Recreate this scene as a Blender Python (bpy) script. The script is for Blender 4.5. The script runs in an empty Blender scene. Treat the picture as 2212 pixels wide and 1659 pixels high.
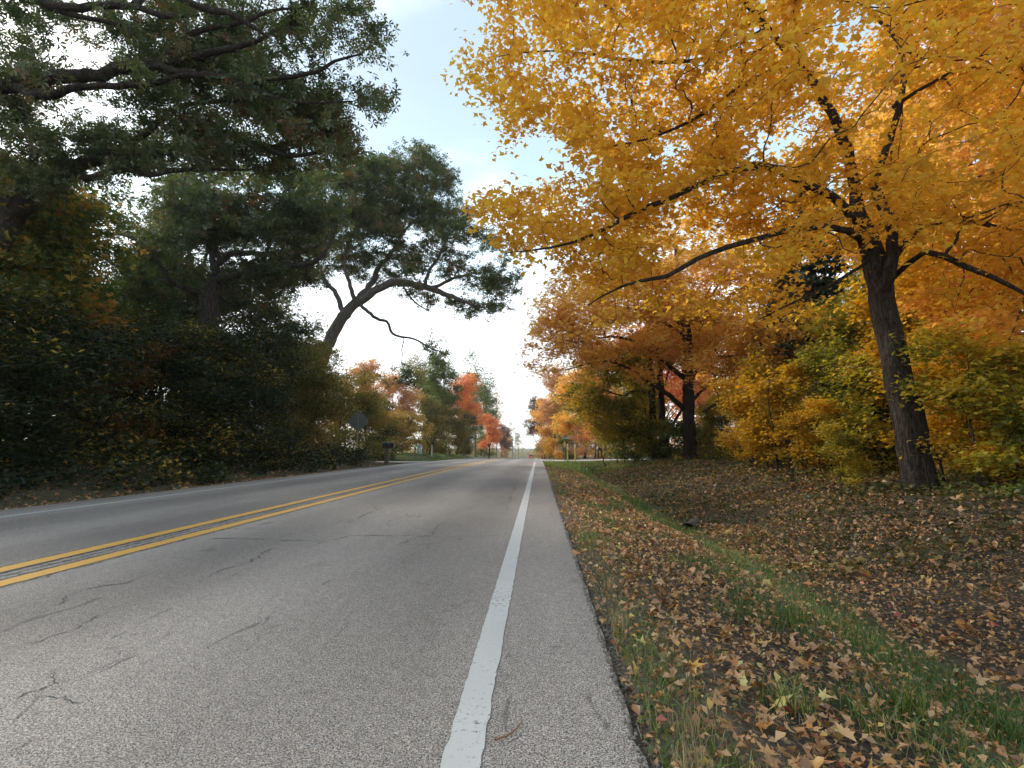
import bpy, math, random
import numpy as np
from mathutils import noise, Vector, Matrix
R_ = math.radians
random.seed(7); rng = np.random.default_rng(7)
S = bpy.context.scene; COL = S.collection

# ------------------------------------------------------------ camera, sky, sun, exposure
CAM_H = 0.9; FD = 1080.0; VPX, VPY, CX, CY = 1163.0, 966.0, 1106.0, 829.5
PITCH = math.atan((VPY-CY)/FD); YAW = math.atan((VPX-CX)/FD*math.cos(PITCH))
cam = bpy.data.cameras.new('camera'); camo = bpy.data.objects.new('camera', cam); COL.objects.link(camo)
camo.location = (0, 0, CAM_H); camo.rotation_euler = (math.pi/2+PITCH, 0, YAW)
cam.sensor_width = 36; cam.lens = FD/2212*36; cam.clip_start = 0.05; cam.clip_end = 6000
S.camera = camo
SUN_EL, SUN_AZ = R_(33), R_(-58)          # azimuth from +Y towards +X (negative: over the left-hand wood)
SUN_DIR = Vector((math.sin(SUN_AZ)*math.cos(SUN_EL), math.cos(SUN_AZ)*math.cos(SUN_EL), math.sin(SUN_EL)))
sun = bpy.data.lights.new('sun', 'SUN'); sun.energy = 1.5; sun.angle = R_(14); sun.color = (1, .93, .82)
suno = bpy.data.objects.new('sun', sun); COL.objects.link(suno)
suno.rotation_euler = (-SUN_DIR).to_track_quat('-Z', 'Y').to_euler(); suno.location = SUN_DIR*60
W = bpy.data.worlds.new('World'); S.world = W; W.use_nodes = True
nt = W.node_tree; nt.nodes.clear(); N = nt.nodes.new; L = nt.links.new
out = N('ShaderNodeOutputWorld'); bg = N('ShaderNodeBackground'); sky = N('ShaderNodeTexSky')
sky.sky_type = 'NISHITA'; sky.sun_disc = False; sky.sun_elevation = SUN_EL; sky.sun_rotation = SUN_AZ
sky.dust_density = 2.2; sky.air_density = 1.0
tc = N('ShaderNodeTexCoord'); sep = N('ShaderNodeSeparateXYZ'); L(tc.outputs['Generated'], sep.inputs[0])
mr = N('ShaderNodeMapRange'); mr.inputs[1].default_value = 0.0; mr.inputs[2].default_value = 0.55; mr.inputs[3].default_value = 0.93; mr.inputs[4].default_value = 0.30
mr.interpolation_type = 'SMOOTHSTEP'
L(sep.outputs[2], mr.inputs[0])
mp = N('ShaderNodeMapping'); mp.inputs['Scale'].default_value = (1, 1, 1.6); L(tc.outputs['Generated'], mp.inputs[0])
nz = N('ShaderNodeTexNoise'); nz.inputs['Scale'].default_value = 2.2; nz.inputs['Detail'].default_value = 5; nz.inputs['Roughness'].default_value = .55; nz.inputs['Distortion'].default_value = .3
L(mp.outputs[0], nz.inputs['Vector'])
cr = N('ShaderNodeMapRange'); cr.inputs[1].default_value = .50; cr.inputs[2].default_value = .74; cr.inputs[3].default_value = 0; cr.inputs[4].default_value = .7
cr.interpolation_type = 'SMOOTHSTEP'; L(nz.outputs['Fac'], cr.inputs[0])
hor = N('ShaderNodeValToRGB'); L(sep.outputs[2], hor.inputs[0]); e = hor.color_ramp.elements
e[0].position = .0; e[0].color = (.86, .87, .88, 1); e[1].position = .62; e[1].color = (.27, .35, .42, 1); e.new(.26).color = (.80, .86, .90, 1); e.new(.40).color = (.33, .47, .54, 1)
hs = N('ShaderNodeMix'); hs.data_type = 'RGBA'; hs.blend_type = 'MIX'; L(cr.outputs[0], hs.inputs['Factor']); L(hor.outputs[0], hs.inputs['A']); hs.inputs['B'].default_value = (.85, .87, .88, 1)
mul = N('ShaderNodeVectorMath'); mul.operation = 'SCALE'; L(hs.outputs['Result'], mul.inputs[0]); mul.inputs['Scale'].default_value = 5.9
mix = N('ShaderNodeMix'); mix.data_type = 'RGBA'; mix.inputs['Factor'].default_value = .88
L(sky.outputs[0], mix.inputs['A']); L(mul.outputs[0], mix.inputs['B']); L(mix.outputs['Result'], bg.inputs['Color'])
bg.inputs['Strength'].default_value = 0.13; L(bg.outputs[0], out.inputs['Surface'])
S.view_settings.view_transform = 'Standard'; S.view_settings.look = 'None'; S.view_settings.gamma = 1
S.view_settings.use_curve_mapping = False; S.view_settings.exposure = 1.6
S.cycles.max_bounces = 7; S.cycles.diffuse_bounces = 4; S.cycles.transmission_bounces = 4; S.cycles.transparent_max_bounces = 4
S.cycles.caustics_reflective = False; S.cycles.caustics_refractive = False

HAZE = .0004
_ca, _sa, _cp, _sp = math.cos(YAW), math.sin(YAW), math.cos(PITCH), math.sin(PITCH)
CR_, CF_, CU_ = np.array((_ca, _sa, 0)), np.array((-_sa*_cp, _ca*_cp, _sp)), np.array((_sa*_sp, -_ca*_sp, _cp))
def at(x, y, Y):
    """world point of a sight line at distance Y along the road"""
    d = (x-CX)/FD*CR_ - (y-CY)/FD*CU_ + CF_
    t = Y/d[1]; return np.array((0, 0, CAM_H)) + d*t
def project(P):
    Q = P-np.array((0, 0, CAM_H)); z = Q@CF_; z = np.where(z < .05, .05, z)
    return CX+FD*(Q@CR_)/z, CY-FD*(Q@CU_)/z, Q@CF_

# ------------------------------------------------------------ terrain height
Y0, SL = 15.0, 0.0222
Y1 = 2*CAM_H/SL-Y0; KC = SL/(2*(Y1-Y0)); ZC1 = -KC*(Y1-Y0)**2
def crest(y):
    y = np.asarray(y, float)
    z = np.where(y < Y0, 0, np.where(y < Y1, -KC*(np.clip(y, Y0, Y1)-Y0)**2, ZC1-(SL+.0008)*(np.minimum(y, 330)-Y1)))
    return z
def ss(a, b, x):
    t = np.clip((np.asarray(x, float)-a)/(b-a), 0, 1); return t*t*(3-2*t)
ROAD_L, ROAD_R = -7.75, 0.30
SR0, SR1 = 34.5, 42.5                 # side road, near and far edge
DR0, DR1 = 32.0, 37.5                 # gravel drive on the left
def bump(x, y):
    return .035*np.sin(x*1.7+1.3*np.sin(y*.9))+.03*np.sin(y*1.1+2*np.sin(x*.8))+.02*np.sin(3.1*x+2.3*y)
def H(x, y):
    x = np.asarray(x, float); y = np.asarray(y, float)
    c = crest(y)
    ditch = 1-ss(22, 31, y)+ss(46, 58, y)*.6
    r = -.025-.13*ss(.35, 1.35, x)*ditch - .25*ss(1.45, 2.3, x)*ditch + .80*ss(2.45, 6.6, x)*(ditch*.85+.10) + .35*ss(9, 25, x)*ditch
    r = r + bump(x, y)*ss(.5, 2.5, x)*np.clip(ditch, .15, 1)
    flat = ss(DR0-5, DR0-.5, y)*(1-ss(DR1+.5, DR1+5, y))
    l = -.025-.05*ss(0, .5, -7.8-x) + (.50*ss(.4, 2.6, -7.8-x)+.5*ss(5, 20, -7.8-x))*(1-flat)+bump(x, y)*ss(.3, 3, -7.8-x)*(1-.8*flat)
    m = np.full_like(c, -.035)
    return c + np.where(x > ROAD_R+.02, r, np.where(x < ROAD_L-.02, l, m))
def h1(x, y): return float(H(x, y))

# ------------------------------------------------------------ materials
def mat(name):
    m = bpy.data.materials.new(name); m.use_nodes = True; n = m.node_tree; n.nodes.clear(); return m, n
class NB:
    def __init__(s, name):
        s.m = bpy.data.materials.new(name); s.m.use_nodes = True; s.t = s.m.node_tree; s.t.nodes.clear()
    def n(s, typ, ins=None, **kw):
        o = s.t.nodes.new(typ)
        for k, v in kw.items(): setattr(o, k, v)
        for k, v in (ins or {}).items():
            if hasattr(v, 'is_output') or isinstance(v, bpy.types.NodeSocket): s.t.links.new(v, o.inputs[k])
            else: o.inputs[k].default_value = v
        return o
    def ramp(s, fac, stops, interp='LINEAR'):
        r = s.n('ShaderNodeValToRGB', {'Fac': fac}); e = r.color_ramp; e.interpolation = interp
        while len(e.elements) < len(stops): e.elements.new(.5)
        for i, (p, c) in enumerate(stops): e.elements[i].position = p; e.elements[i].color = (*c, 1)
        return r.outputs[0]
    def out(s, sh): s.n('ShaderNodeOutputMaterial', {'Surface': sh}); return s.m
    def pos(s): return s.n('ShaderNodeNewGeometry').outputs['Position']
    def obj(s): return s.n('ShaderNodeTexCoord').outputs['Object']
    def noise(s, v, sc, det=3, rough=.55, dist=0): return s.n('ShaderNodeTexNoise', {'Vector': v, 'Scale': sc, 'Detail': det, 'Roughness': rough, 'Distortion': dist}).outputs['Fac']
    def mix(s, f, a, b, mode='MIX'): return s.n('ShaderNodeMix', {'Factor': f, 'A': a, 'B': b}, data_type='RGBA', blend_type=mode).outputs['Result']
    def math(s, op, a, b=0.0): return s.n('ShaderNodeMath', {0: a, 1: b}, operation=op).outputs[0]
    def mr(s, v, a, b, c=0., d=1., smooth=True):
        return s.n('ShaderNodeMapRange', {0: v, 1: a, 2: b, 3: c, 4: d}, interpolation_type='SMOOTHSTEP' if smooth else 'LINEAR').outputs[0]
def rgba(c): return (*c, 1)
def paint(name, col, rough=.55, metal=0., var=.15, scale=30):
    b = NB(name); f = b.noise(b.obj(), scale, 4)
    c = b.mix(f, rgba([x*(1-var) for x in col]), rgba([min(1, x*(1+var)) for x in col]))
    p = b.n('ShaderNodeBsdfPrincipled', {'Base Color': c, 'Roughness': rough, 'Metallic': metal}); return b.out(p.outputs[0])
def leaf_mat(name, stops, trans=.42, gloss=.04, tint=(1.15, 1.1, .7), clump=.35):
    """stops: colour ramp over each leaf's own value; a slow noise mixes neighbouring hues"""
    b = NB(name)
    v = b.n('ShaderNodeAttribute', attribute_name='v').outputs['Fac']
    f = b.noise(b.pos(), .55, 2); f = b.mr(f, .3, .7, -clump, clump)
    vv = b.math('ADD', v, f)
    c = b.ramp(vv, stops)
    d = b.n('ShaderNodeBsdfDiffuse', {'Color': c}); 
    ct = b.mix(1.0, c, rgba(tint), 'MULTIPLY')
    t = b.n('ShaderNodeBsdfTranslucent', {'Color': ct})
    m = b.n('ShaderNodeMixShader', {0: trans, 1: d.outputs[0], 2: t.outputs[0]})
    g = b.n('ShaderNodeBsdfGlossy', {'Color': (1, 1, 1, 1), 'Roughness': .45})
    m2 = b.n('ShaderNodeMixShader', {0: gloss, 1: m.outputs[0], 2: g.outputs[0]})
    return b.out(m2.outputs[0])
def bark_mat(name, c0, c1, scale=9):
    b = NB(name); o = b.obj(); mp = b.n('ShaderNodeMapping', {'Vector': o, 'Scale': (1, 1, .16)}).outputs[0]
    f = b.noise(mp, scale*2.2, 7, .7, .8); f2 = b.noise(o, 1.6, 3); f3 = b.noise(o, 14, 5, .7)
    ridge = b.math('ABSOLUTE', b.math('SUBTRACT', b.noise(mp, scale*1.8, 4, .6, 1.2), .5))
    c = b.ramp(f, [(.3, c0), (.7, c1)]); c = b.mix(b.mr(ridge, 0, .05), rgba([x*.4 for x in c0]), c); c = b.mix(b.mr(f3, .35, .7, 0, .5), c, rgba([x*1.3 for x in c1]))
    c = b.mix(b.mr(f2, .45, .75, 0, .35), c, (.10, .11, .08, 1))
    hgt = b.math('ADD', b.mr(ridge, 0, .1), b.math('ADD', f, b.math('MULTIPLY', f3, .4)))
    bp = b.n('ShaderNodeBump', {'Height': hgt, 'Strength': 1.0, 'Distance': .035}).outputs[0]
    return b.out(b.n('ShaderNodeBsdfPrincipled', {'Base Color': c, 'Roughness': .95, 'Specular IOR Level': .2, 'Normal': bp}).outputs[0])
M = {}
M['bark'] = bark_mat('maple_bark', (.022, .016, .013), (.075, .057, .044))
M['bark_oak'] = bark_mat('oak_bark', (.05, .042, .036), (.16, .14, .12), 7)
M['bark_pale'] = bark_mat('pale_oak_bark', (.09, .078, .068), (.27, .24, .21), 7)
M['twig'] = paint('twig_bark', (.05, .037, .028), .9)
M['twig_grey'] = paint('grey_twig_bark', (.15, .13, .11), .9)
M['maple'] = leaf_mat('maple_leaf_amber', [(0, (.58, .34, .05)), (.3, (.77, .46, .05)), (.6, (.84, .54, .06)), (.85, (.82, .60, .09)), (1, (.82, .46, .10))], .6, .03, (1.12, 1.04, .8), .25)
M['orange'] = leaf_mat('maple_leaf_orange', [(0, (.66, .36, .09)), (.4, (.84, .50, .12)), (.75, (.86, .55, .12)), (1, (.84, .60, .14))], .6, .03, (1.1, 1.0, .75), .3)
M['red'] = leaf_mat('maple_leaf_red', [(0, (.60, .20, .09)), (.5, (.80, .31, .12)), (1, (.83, .42, .15))], .52, .03, (1.1, 1, .8), .25)
M['pink'] = leaf_mat('autumn_leaf_rust', [(0, (.38, .20, .11)), (.5, (.63, .37, .18)), (1, (.74, .48, .20))], .4, .03, (1.2, 1, .8), .35)
M['yellow'] = leaf_mat('sapling_leaf_yellow', [(0, (.20, .16, .015)), (.35, (.52, .32, .02)), (.7, (.66, .36, .025)), (1, (.60, .42, .04))], .5, .03, (1.2, 1.1, .6), .4)
M['yellowgreen'] = leaf_mat('leaf_yellow_green', [(0, (.09, .11, .018)), (.35, (.26, .24, .03)), (.7, (.50, .38, .045)), (1, (.60, .38, .05))], .5, .03, (1.15, 1.15, .6), .4)
M['oak'] = leaf_mat('oak_leaf_green', [(0, (.045, .065, .026)), (.5, (.075, .098, .036)), (.84, (.125, .13, .05)), (.96, (.17, .12, .055)), (1, (.20, .09, .05))], .42, .04, (1.1, 1.2, .7), .28)
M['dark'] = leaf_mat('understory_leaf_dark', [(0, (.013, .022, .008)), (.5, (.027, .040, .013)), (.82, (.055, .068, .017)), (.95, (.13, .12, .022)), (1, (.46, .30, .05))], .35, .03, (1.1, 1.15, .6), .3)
M['green'] = leaf_mat('leaf_mid_green', [(0, (.05, .08, .02)), (.5, (.11, .15, .035)), (1, (.22, .24, .06))], .4, .04, (1.1, 1.2, .6), .3)
M['olive'] = leaf_mat('leaf_olive', [(0, (.08, .09, .02)), (.5, (.19, .18, .04)), (.8, (.34, .26, .06)), (1, (.44, .25, .07))], .4, .03, (1.15, 1.1, .6), .4)
M['purple'] = leaf_mat('leaf_dark_purple', [(0, (.09, .05, .04)), (.6, (.18, .10, .07)), (1, (.34, .14, .08))], .4, .03, (1.1, 1, .8), .3)
M['pine'] = leaf_mat('pine_needle', [(0, (.018, .035, .018)), (.6, (.035, .06, .028)), (1, (.06, .085, .03))], .15, .04, (1, 1.1, .7), .2)
M['vine'] = leaf_mat('vine_leaf_gold', [(0, (.06, .09, .02)), (.45, (.11, .14, .03)), (.6, (.30, .24, .04)), (.8, (.55, .34, .05)), (1, (.50, .22, .05))], .45, .03, (1.1, 1.05, .7), .35)
M['goldbush'] = leaf_mat('dangling_leaf_gold', [(0, (.14, .12, .03)), (.4, (.42, .30, .06)), (1, (.66, .45, .12))], .5, .03, (1.1, 1, .7), .2)
M['litter'] = leaf_mat('fallen_leaf', [(0, (.11, .055, .024)), (.22, (.26, .13, .055)), (.5, (.46, .25, .11)), (.7, (.58, .37, .19)), (.83, (.52, .21, .07)), (.91, (.62, .40, .09)), (.97, (.62, .53, .19)), (1, (.30, .06, .04))], .2, .04, (1.1, 1, .8), .08)
M['bankweed'] = leaf_mat('bank_weed', [(0, (.04, .05, .015)), (.5, (.07, .075, .022)), (.8, (.15, .11, .035)), (1, (.30, .20, .06))], .35, .03, (1.1, 1.1, .7), .3)
M['rustdark'] = leaf_mat('rust_leaf_dark', [(0, (.12, .06, .02)), (.6, (.30, .14, .035)), (1, (.42, .22, .05))], .4, .03, (1.1, 1, .7), .3)
M['grass'] = leaf_mat('grass_blade', [(0, (.05, .09, .018)), (.5, (.11, .18, .032)), (.8, (.19, .25, .05)), (1, (.38, .33, .14))], .4, .04, (1.05, 1.15, .6), .2)
M['straw'] = leaf_mat('dry_grass', [(0, (.20, .15, .08)), (1, (.46, .36, .21))], .3, .03, (1, 1, .8), .1)

def ground_mat():
    b = NB('leafy_ground'); p = b.pos()
    n1 = b.noise(p, 9, 6, .7); n2 = b.noise(p, 1.1, 3); n3 = b.noise(p, 45, 3)
    base = b.ramp(n1, [(.25, (.022, .016, .010)), (.5, (.075, .048, .025)), (.75, (.16, .10, .048))])
    pw = b.n('ShaderNodeMixRGB', {0: .06, 1: p, 2: b.n('ShaderNodeTexNoise', {'Vector': p, 'Scale': 18.0, 'Detail': 3}).outputs['Color']}).outputs[0]
    vo = b.n('ShaderNodeTexVoronoi', {'Vector': pw, 'Scale': 34.0, 'Randomness': 1.0})
    lf = b.ramp(b.n('ShaderNodeSeparateColor', {0: vo.outputs['Color']}).outputs[0], [(0, (.03, .022, .014)), (.4, (.09, .055, .032)), (.7, (.20, .125, .07)), (.9, (.30, .20, .10)), (1, (.08, .10, .03))])
    far = b.mix(b.mr(vo.outputs['Distance'], .38, .5), lf, rgba((.028, .020, .012)))
    x = b.n('ShaderNodeSeparateXYZ', {0: p}); xx = x.outputs[0]
    c = b.mix(b.mr(n2, .35, .6, .75, 1.), base, far)
    green = b.ramp(n3, [(.3, (.028, .045, .014)), (.7, (.085, .11, .035))])
    gl = b.math('MULTIPLY', b.mr(xx, 1.5, 1.9), b.math('SUBTRACT', 1.0, b.mr(xx, 2.4, 2.8)))
    gleft = b.math('MULTIPLY', b.mr(xx, -11.5, -8.6), b.math('SUBTRACT', 1.0, b.mr(xx, -8.2, -7.9)))
    gfar = b.mr(x.outputs[1], 20, 32)
    g = b.math('MAXIMUM', b.math('MAXIMUM', gl, b.math('MULTIPLY', gleft, .35)), b.math('MULTIPLY', gfar, b.mr(n2, .42, .6)))
    g = b.math('MULTIPLY', g, b.mr(n1, .2, .55, .4, 1.))
    c = b.mix(g, c, green)
    straw = b.math('MULTIPLY', b.mr(xx, .25, .35), b.math('SUBTRACT', 1.0, b.mr(xx, .45, 1.0)))
    c = b.mix(b.math('MULTIPLY', straw, .6), c, b.ramp(n3, [(.3, (.09, .07, .045)), (.7, (.22, .18, .12))]))
    bp = b.n('ShaderNodeBump', {'Height': b.math('ADD', n1, vo.outputs['Distance']), 'Strength': .8, 'Distance': .03}).outputs[0]
    return b.out(b.n('ShaderNodeBsdfPrincipled', {'Base Color': c, 'Roughness': .95, 'Normal': bp}).outputs[0])
def asphalt_mat(name='asphalt', light=1.0):
    b = NB(name); p = b.pos(); warp = b.noise(p, 150, 2)
    vo = b.n('ShaderNodeTexVoronoi', {'Vector': p, 'Scale': 165.0, 'Randomness': 1.0}, feature='F1')
    ve = b.n('ShaderNodeTexVoronoi', {'Vector': p, 'Scale': 165.0, 'Randomness': 1.0}, feature='DISTANCE_TO_EDGE').outputs[0]
    sc = b.n('ShaderNodeSeparateColor', {0: vo.outputs['Color']})
    stone = b.ramp(sc.outputs[0], [(0, (.19, .182, .180)), (.25, (.25, .240, .232)), (.6, (.31, .296, .284)), (.85, (.37, .352, .335)), (1, (.33, .28, .255))])
    pit = b.mr(b.math('ADD', ve, b.mr(warp, .35, .65, -.13, .07)), 0.01, .065)
    c = b.mix(pit, (.06, .058, .057, 1), stone)
    # wear across the lane, seen from above: the wheel tracks are paler, the middle and the joints darker
    x = b.n('ShaderNodeSeparateXYZ', {0: p}); xw = b.math('ADD', x.outputs[0], b.mr(b.noise(p, .35, 2), 0, 1, -.25, .25))
    w = b.math('SINE', b.math('MULTIPLY', b.math('ADD', xw, .45), 2*math.pi/1.75))
    w = b.mr(w, -1, 1, .82, 1.09)
    pm = b.n('ShaderNodeMapping', {'Vector': p, 'Scale': (1, .28, 1)}).outputs[0]
    big = b.mr(b.noise(pm, .9, 5, .6), .3, .7, .84, 1.12)
    spots = b.math('MULTIPLY', b.mr(b.noise(p, 3.3, 5, .7, .4), .60, .74, 1, .66), b.mr(b.noise(pm, 6., 3, .6, 1.), .66, .72, 1, .6))
    fine = b.mr(b.noise(p, 22, 4, .7), .3, .7, .88, 1.1)
    f = b.math('MULTIPLY', b.math('MULTIPLY', b.math('MULTIPLY', w, big), spots), fine)
    f = b.math('MULTIPLY', f, light*1.30)
    c = b.mix(1.0, c, b.n('ShaderNodeCombineColor', {0: b.math('MULTIPLY', f, 1.08), 1: f, 2: b.math('MULTIPLY', f, .925)}).outputs[0], 'MULTIPLY')
    bp = b.n('ShaderNodeBump', {'Height': pit, 'Strength': .8, 'Distance': .004}).outputs[0]
    return b.out(b.n('ShaderNodeBsdfPrincipled', {'Base Color': c, 'Roughness': .82, 'Normal': bp}).outputs[0])
def line_mat(name, col, under=(.16, .155, .15), wear=.55):
    b = NB(name); p = b.pos()
    n1 = b.noise(p, 55, 5, .75); n2 = b.noise(p, 2.2, 4)
    ve = b.n('ShaderNodeTexVoronoi', {'Vector': p, 'Scale': 128.0}, feature='DISTANCE_TO_EDGE').outputs[0]
    w = b.math('ADD', n1, b.mr(n2, .3, .7, -.08, .08)); w = b.math('SUBTRACT', w, b.mr(ve, 0, .1, .0, .07))
    c = b.ramp(n2, [(.3, tuple(x*.86 for x in col)), (.7, col)])
    c = b.mix(b.mr(w, wear, wear+.07), c, rgba(under))
    bp = b.n('ShaderNodeBump', {'Height': b.mr(ve, 0, .1), 'Strength': .35, 'Distance': .003}).outputs[0]
    return b.out(b.n('ShaderNodeBsdfPrincipled', {'Base Color': c, 'Roughness': .7, 'Normal': bp}).outputs[0])
M['ground'] = ground_mat(); M['asphalt'] = asphalt_mat(); M['side'] = asphalt_mat('side_road_asphalt', 1.25)
M['white_line'] = line_mat('white_line_paint', (.54, .535, .51)); M['yellow_line'] = line_mat('yellow_line_paint', (.70, .37, .06), wear=.55)
M['crack'] = paint('crack_tar', (.085, .082, .08), .9); M['joint'] = paint('worn_joint', (.10, .098, .095), .9, var=.5, scale=60)
M['gravel'] = paint('pale_gravel', (.36, .34, .31), .95, var=.3, scale=6)

# ------------------------------------------------------------ mesh and object helpers
def tagk(o, **kw):
    for k, v in kw.items():
        if v is not None: o[k] = v
    return o
def link(name, me, parent=None, m=None, **kw):
    o = bpy.data.objects.new(name, me); COL.objects.link(o)
    if parent is not None: o.parent = parent
    if m is not None and me is not None: me.materials.append(m)
    return tagk(o, **kw)
def empty(name, loc, label, cat, group=None, rz=0):
    o = bpy.data.objects.new(name, None); COL.objects.link(o); o.location = loc; o.rotation_euler.z = rz; o.empty_display_size = .2
    return tagk(o, label=label, category=cat, group=group)
def mesh_tris(name, V, T, attr=None, smooth=False):
    me = bpy.data.meshes.new(name); V = np.ascontiguousarray(V, np.float32); T = np.ascontiguousarray(T, np.int32)
    k = T.shape[1]
    me.vertices.add(len(V)); me.vertices.foreach_set('co', V.ravel())
    me.loops.add(T.size); me.loops.foreach_set('vertex_index', T.ravel())
    me.polygons.add(len(T)); me.polygons.foreach_set('loop_start', np.arange(0, T.size, k, dtype=np.int32))
    if smooth: me.polygons.foreach_set('use_smooth', np.ones(len(T), bool))
    me.update(calc_edges=True)
    if attr is not None:
        a = me.attributes.new('v', 'FLOAT', 'FACE'); a.data.foreach_set('value', np.ascontiguousarray(attr, np.float32))
    return me
class MB:
    def __init__(s): s.v = []; s.f = []
    def add(s, V, F):
        n = len(s.v); s.v += [tuple(map(float, p)) for p in V]; s.f += [tuple(n+i for i in f) for f in F]; return s
    def box(s, c, d, rz=0, bev=0):
        x, y, z = d[0]/2, d[1]/2, d[2]/2; cr_, sr_ = math.cos(rz), math.sin(rz)
        b = min(bev, x*.9, y*.9)
        ring = [(-x+b, -y), (x-b, -y), (x, -y+b), (x, y-b), (x-b, y), (-x+b, y), (-x, y-b), (-x, -y+b)] if b else [(-x, -y), (x, -y), (x, y), (-x, y)]
        n = len(ring); V = [(c[0]+p*cr_-q*sr_, c[1]+p*sr_+q*cr_, c[2]+w) for w in (-z, z) for p, q in ring]
        F = [tuple(range(n))[::-1], tuple(range(n, 2*n))]+[(i, (i+1) % n, n+(i+1) % n, n+i) for i in range(n)]
        return s.add(V, F)
    def cyl(s, a, b, r0, r1=None, n=10):
        r1 = r0 if r1 is None else r1; a = Vector(a); b = Vector(b); t = (b-a).normalized(); u = t.orthogonal().normalized(); w = t.cross(u)
        V = [tuple(c+(u*math.cos(2*math.pi*i/n)+w*math.sin(2*math.pi*i/n))*r) for c, r in ((a, r0), (b, r1)) for i in range(n)]
        return s.add(V, [tuple(range(n))[::-1], tuple(range(n, 2*n))]+[(i, (i+1) % n, n+(i+1) % n, n+i) for i in range(n)])
    def prism(s, prof, x0, x1, axis='x'):
        n = len(prof); V = [((x0 if k == 0 else x1), p, q) for k in (0, 1) for p, q in prof]
        return s.add(V, [tuple(range(n))[::-1], tuple(range(n, 2*n))]+[(i, (i+1) % n, n+(i+1) % n, n+i) for i in range(n)])
    def build(s, name, m, parent=None, loc=None, smooth=False, bevel=0, **kw):
        me = bpy.data.meshes.new(name); me.from_pydata(s.v, [], s.f); me.update()
        if smooth: me.polygons.foreach_set('use_smooth', np.ones(len(me.polygons), bool))
        o = link(name, me, parent, m, **kw)
        if loc is not None: o.location = loc
        if bevel:
            md = o.modifiers.new('bevel', 'BEVEL'); md.width = bevel; md.segments = 2; md.limit_method = 'ANGLE'
        return o

# ------------------------------------------------------------ ground, roads, markings
def axis(parts):
    a = []
    for s, e, st in parts: a += list(np.arange(s, e-1e-6, st))
    return np.array(a+[parts[-1][1]])
xs = axis([(-900, -120, 60), (-120, -40, 10), (-40, -14, 1.5), (-14, -8.2, .4), (-8.2, -7.78, .07), (-7.78, -7.74, .02), (-7.7, .24, 1.6), (.28, .34, .03), (.34, 3, .08), (3, 10, .25), (10, 40, 1.5), (40, 120, 10), (120, 900, 60)])
ys = axis([(-60, -6, 6), (-6, 0, .6), (0, 14, .16), (14, 60, .5), (60, 160, 4), (160, 400, 15), (400, 3000, 200)])
GX, GY = np.meshgrid(xs, ys); GZ = H(GX, GY)
fine = ((GX > .36)*.018+(GX < -8)*.02)*(GY < 60)
GZ = GZ+fine*(np.sin(GX*21+3*np.sin(GY*9))*np.sin(GY*17+2*np.sin(GX*12)))
GX2 = GX + 0.012*np.sin(GY*7.3+np.sin(GY*23))*((GX > .25) & (GX < .4))
V = np.stack([GX2, GY, GZ], -1).reshape(-1, 3); nx, ny = len(xs), len(ys)
I = np.arange(nx*ny).reshape(ny, nx); T = np.stack([I[:-1, :-1], I[:-1, 1:], I[1:, 1:], I[1:, :-1]], -1).reshape(-1, 4)
ground = link('ground', mesh_tris('ground', V, T, smooth=True), m=M['ground'], kind='structure')

def strip(name, x0f, x1f, ylist, dz, m, parent=None, ncol=2, **kw):
    Vs = []; Fs = []
    for y in ylist:
        a, b_ = x0f(y), x1f(y)
        for k in range(ncol): Vs.append((a+(b_-a)*k/(ncol-1), y, float(crest(y))+dz))
    for i in range(len(ylist)-1):
        for k in range(ncol-1): q = i*ncol+k; Fs.append((q, q+1, q+ncol+1, q+ncol))
    return MB().add(Vs, Fs).build(name, m, parent, smooth=False, **kw)
yl_road = list(np.arange(-20, 20, .12))+list(np.arange(20, 70, 1.))+list(np.arange(70, 420, 8.))
def edge(seed, amp):
    def f(y): return amp*(noise.noise(Vector((y*5.5, seed, 0)))+.6*noise.noise(Vector((y*17, seed, 3))))
    return f
eR, eL = edge(1, .028), edge(2, .03)
road = strip('road', lambda y: ROAD_L+eL(y), lambda y: ROAD_R+eR(y), yl_road, 0, M['asphalt'], ncol=3, kind='structure')
# thin broken side of the asphalt slab on the right
sv = [(ROAD_R+eR(y)+(.0 if k == 0 else .015), y, float(crest(y))-(0 if k == 0 else .05)) for y in yl_road for k in (0, 1)]
MB().add(sv, [(2*i, 2*i+1, 2*i+3, 2*i+2) for i in range(len(yl_road)-1)]).build('slab_edge', M['asphalt'], road)
ylm = list(np.arange(-3, 9, .035))+list(np.arange(9, 30, .25))+list(np.arange(30, 80, 1))+list(np.arange(80, 400, 8))
def marking(name, xc, w, m, seed, y0=-3, y1=400, amp=.006):
    e1, e2 = edge(seed, amp), edge(seed+.5, amp); g = lambda y: noise.noise(Vector((y*31, seed, 9)))*amp*.7
    yy = [y for y in ylm if y0 <= y <= y1]
    return strip(name, lambda y: xc-w/2+e1(y*2)+g(y), lambda y: xc+w/2+e2(y*2)+g(y+50), yy, .004, m, road)
marking('edge_line', -.228, .112, M['white_line'], 5, y1=SR0-1.5); marking('edge_line', -.228, .112, M['white_line'], 6, y0=SR1+2)
marking('edge_line', -6.95, .11, M['white_line'], 7)
marking('centre_line', -3.965, .15, M['yellow_line'], 8); marking('centre_line', -3.565, .15, M['yellow_line'], 9)
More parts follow.
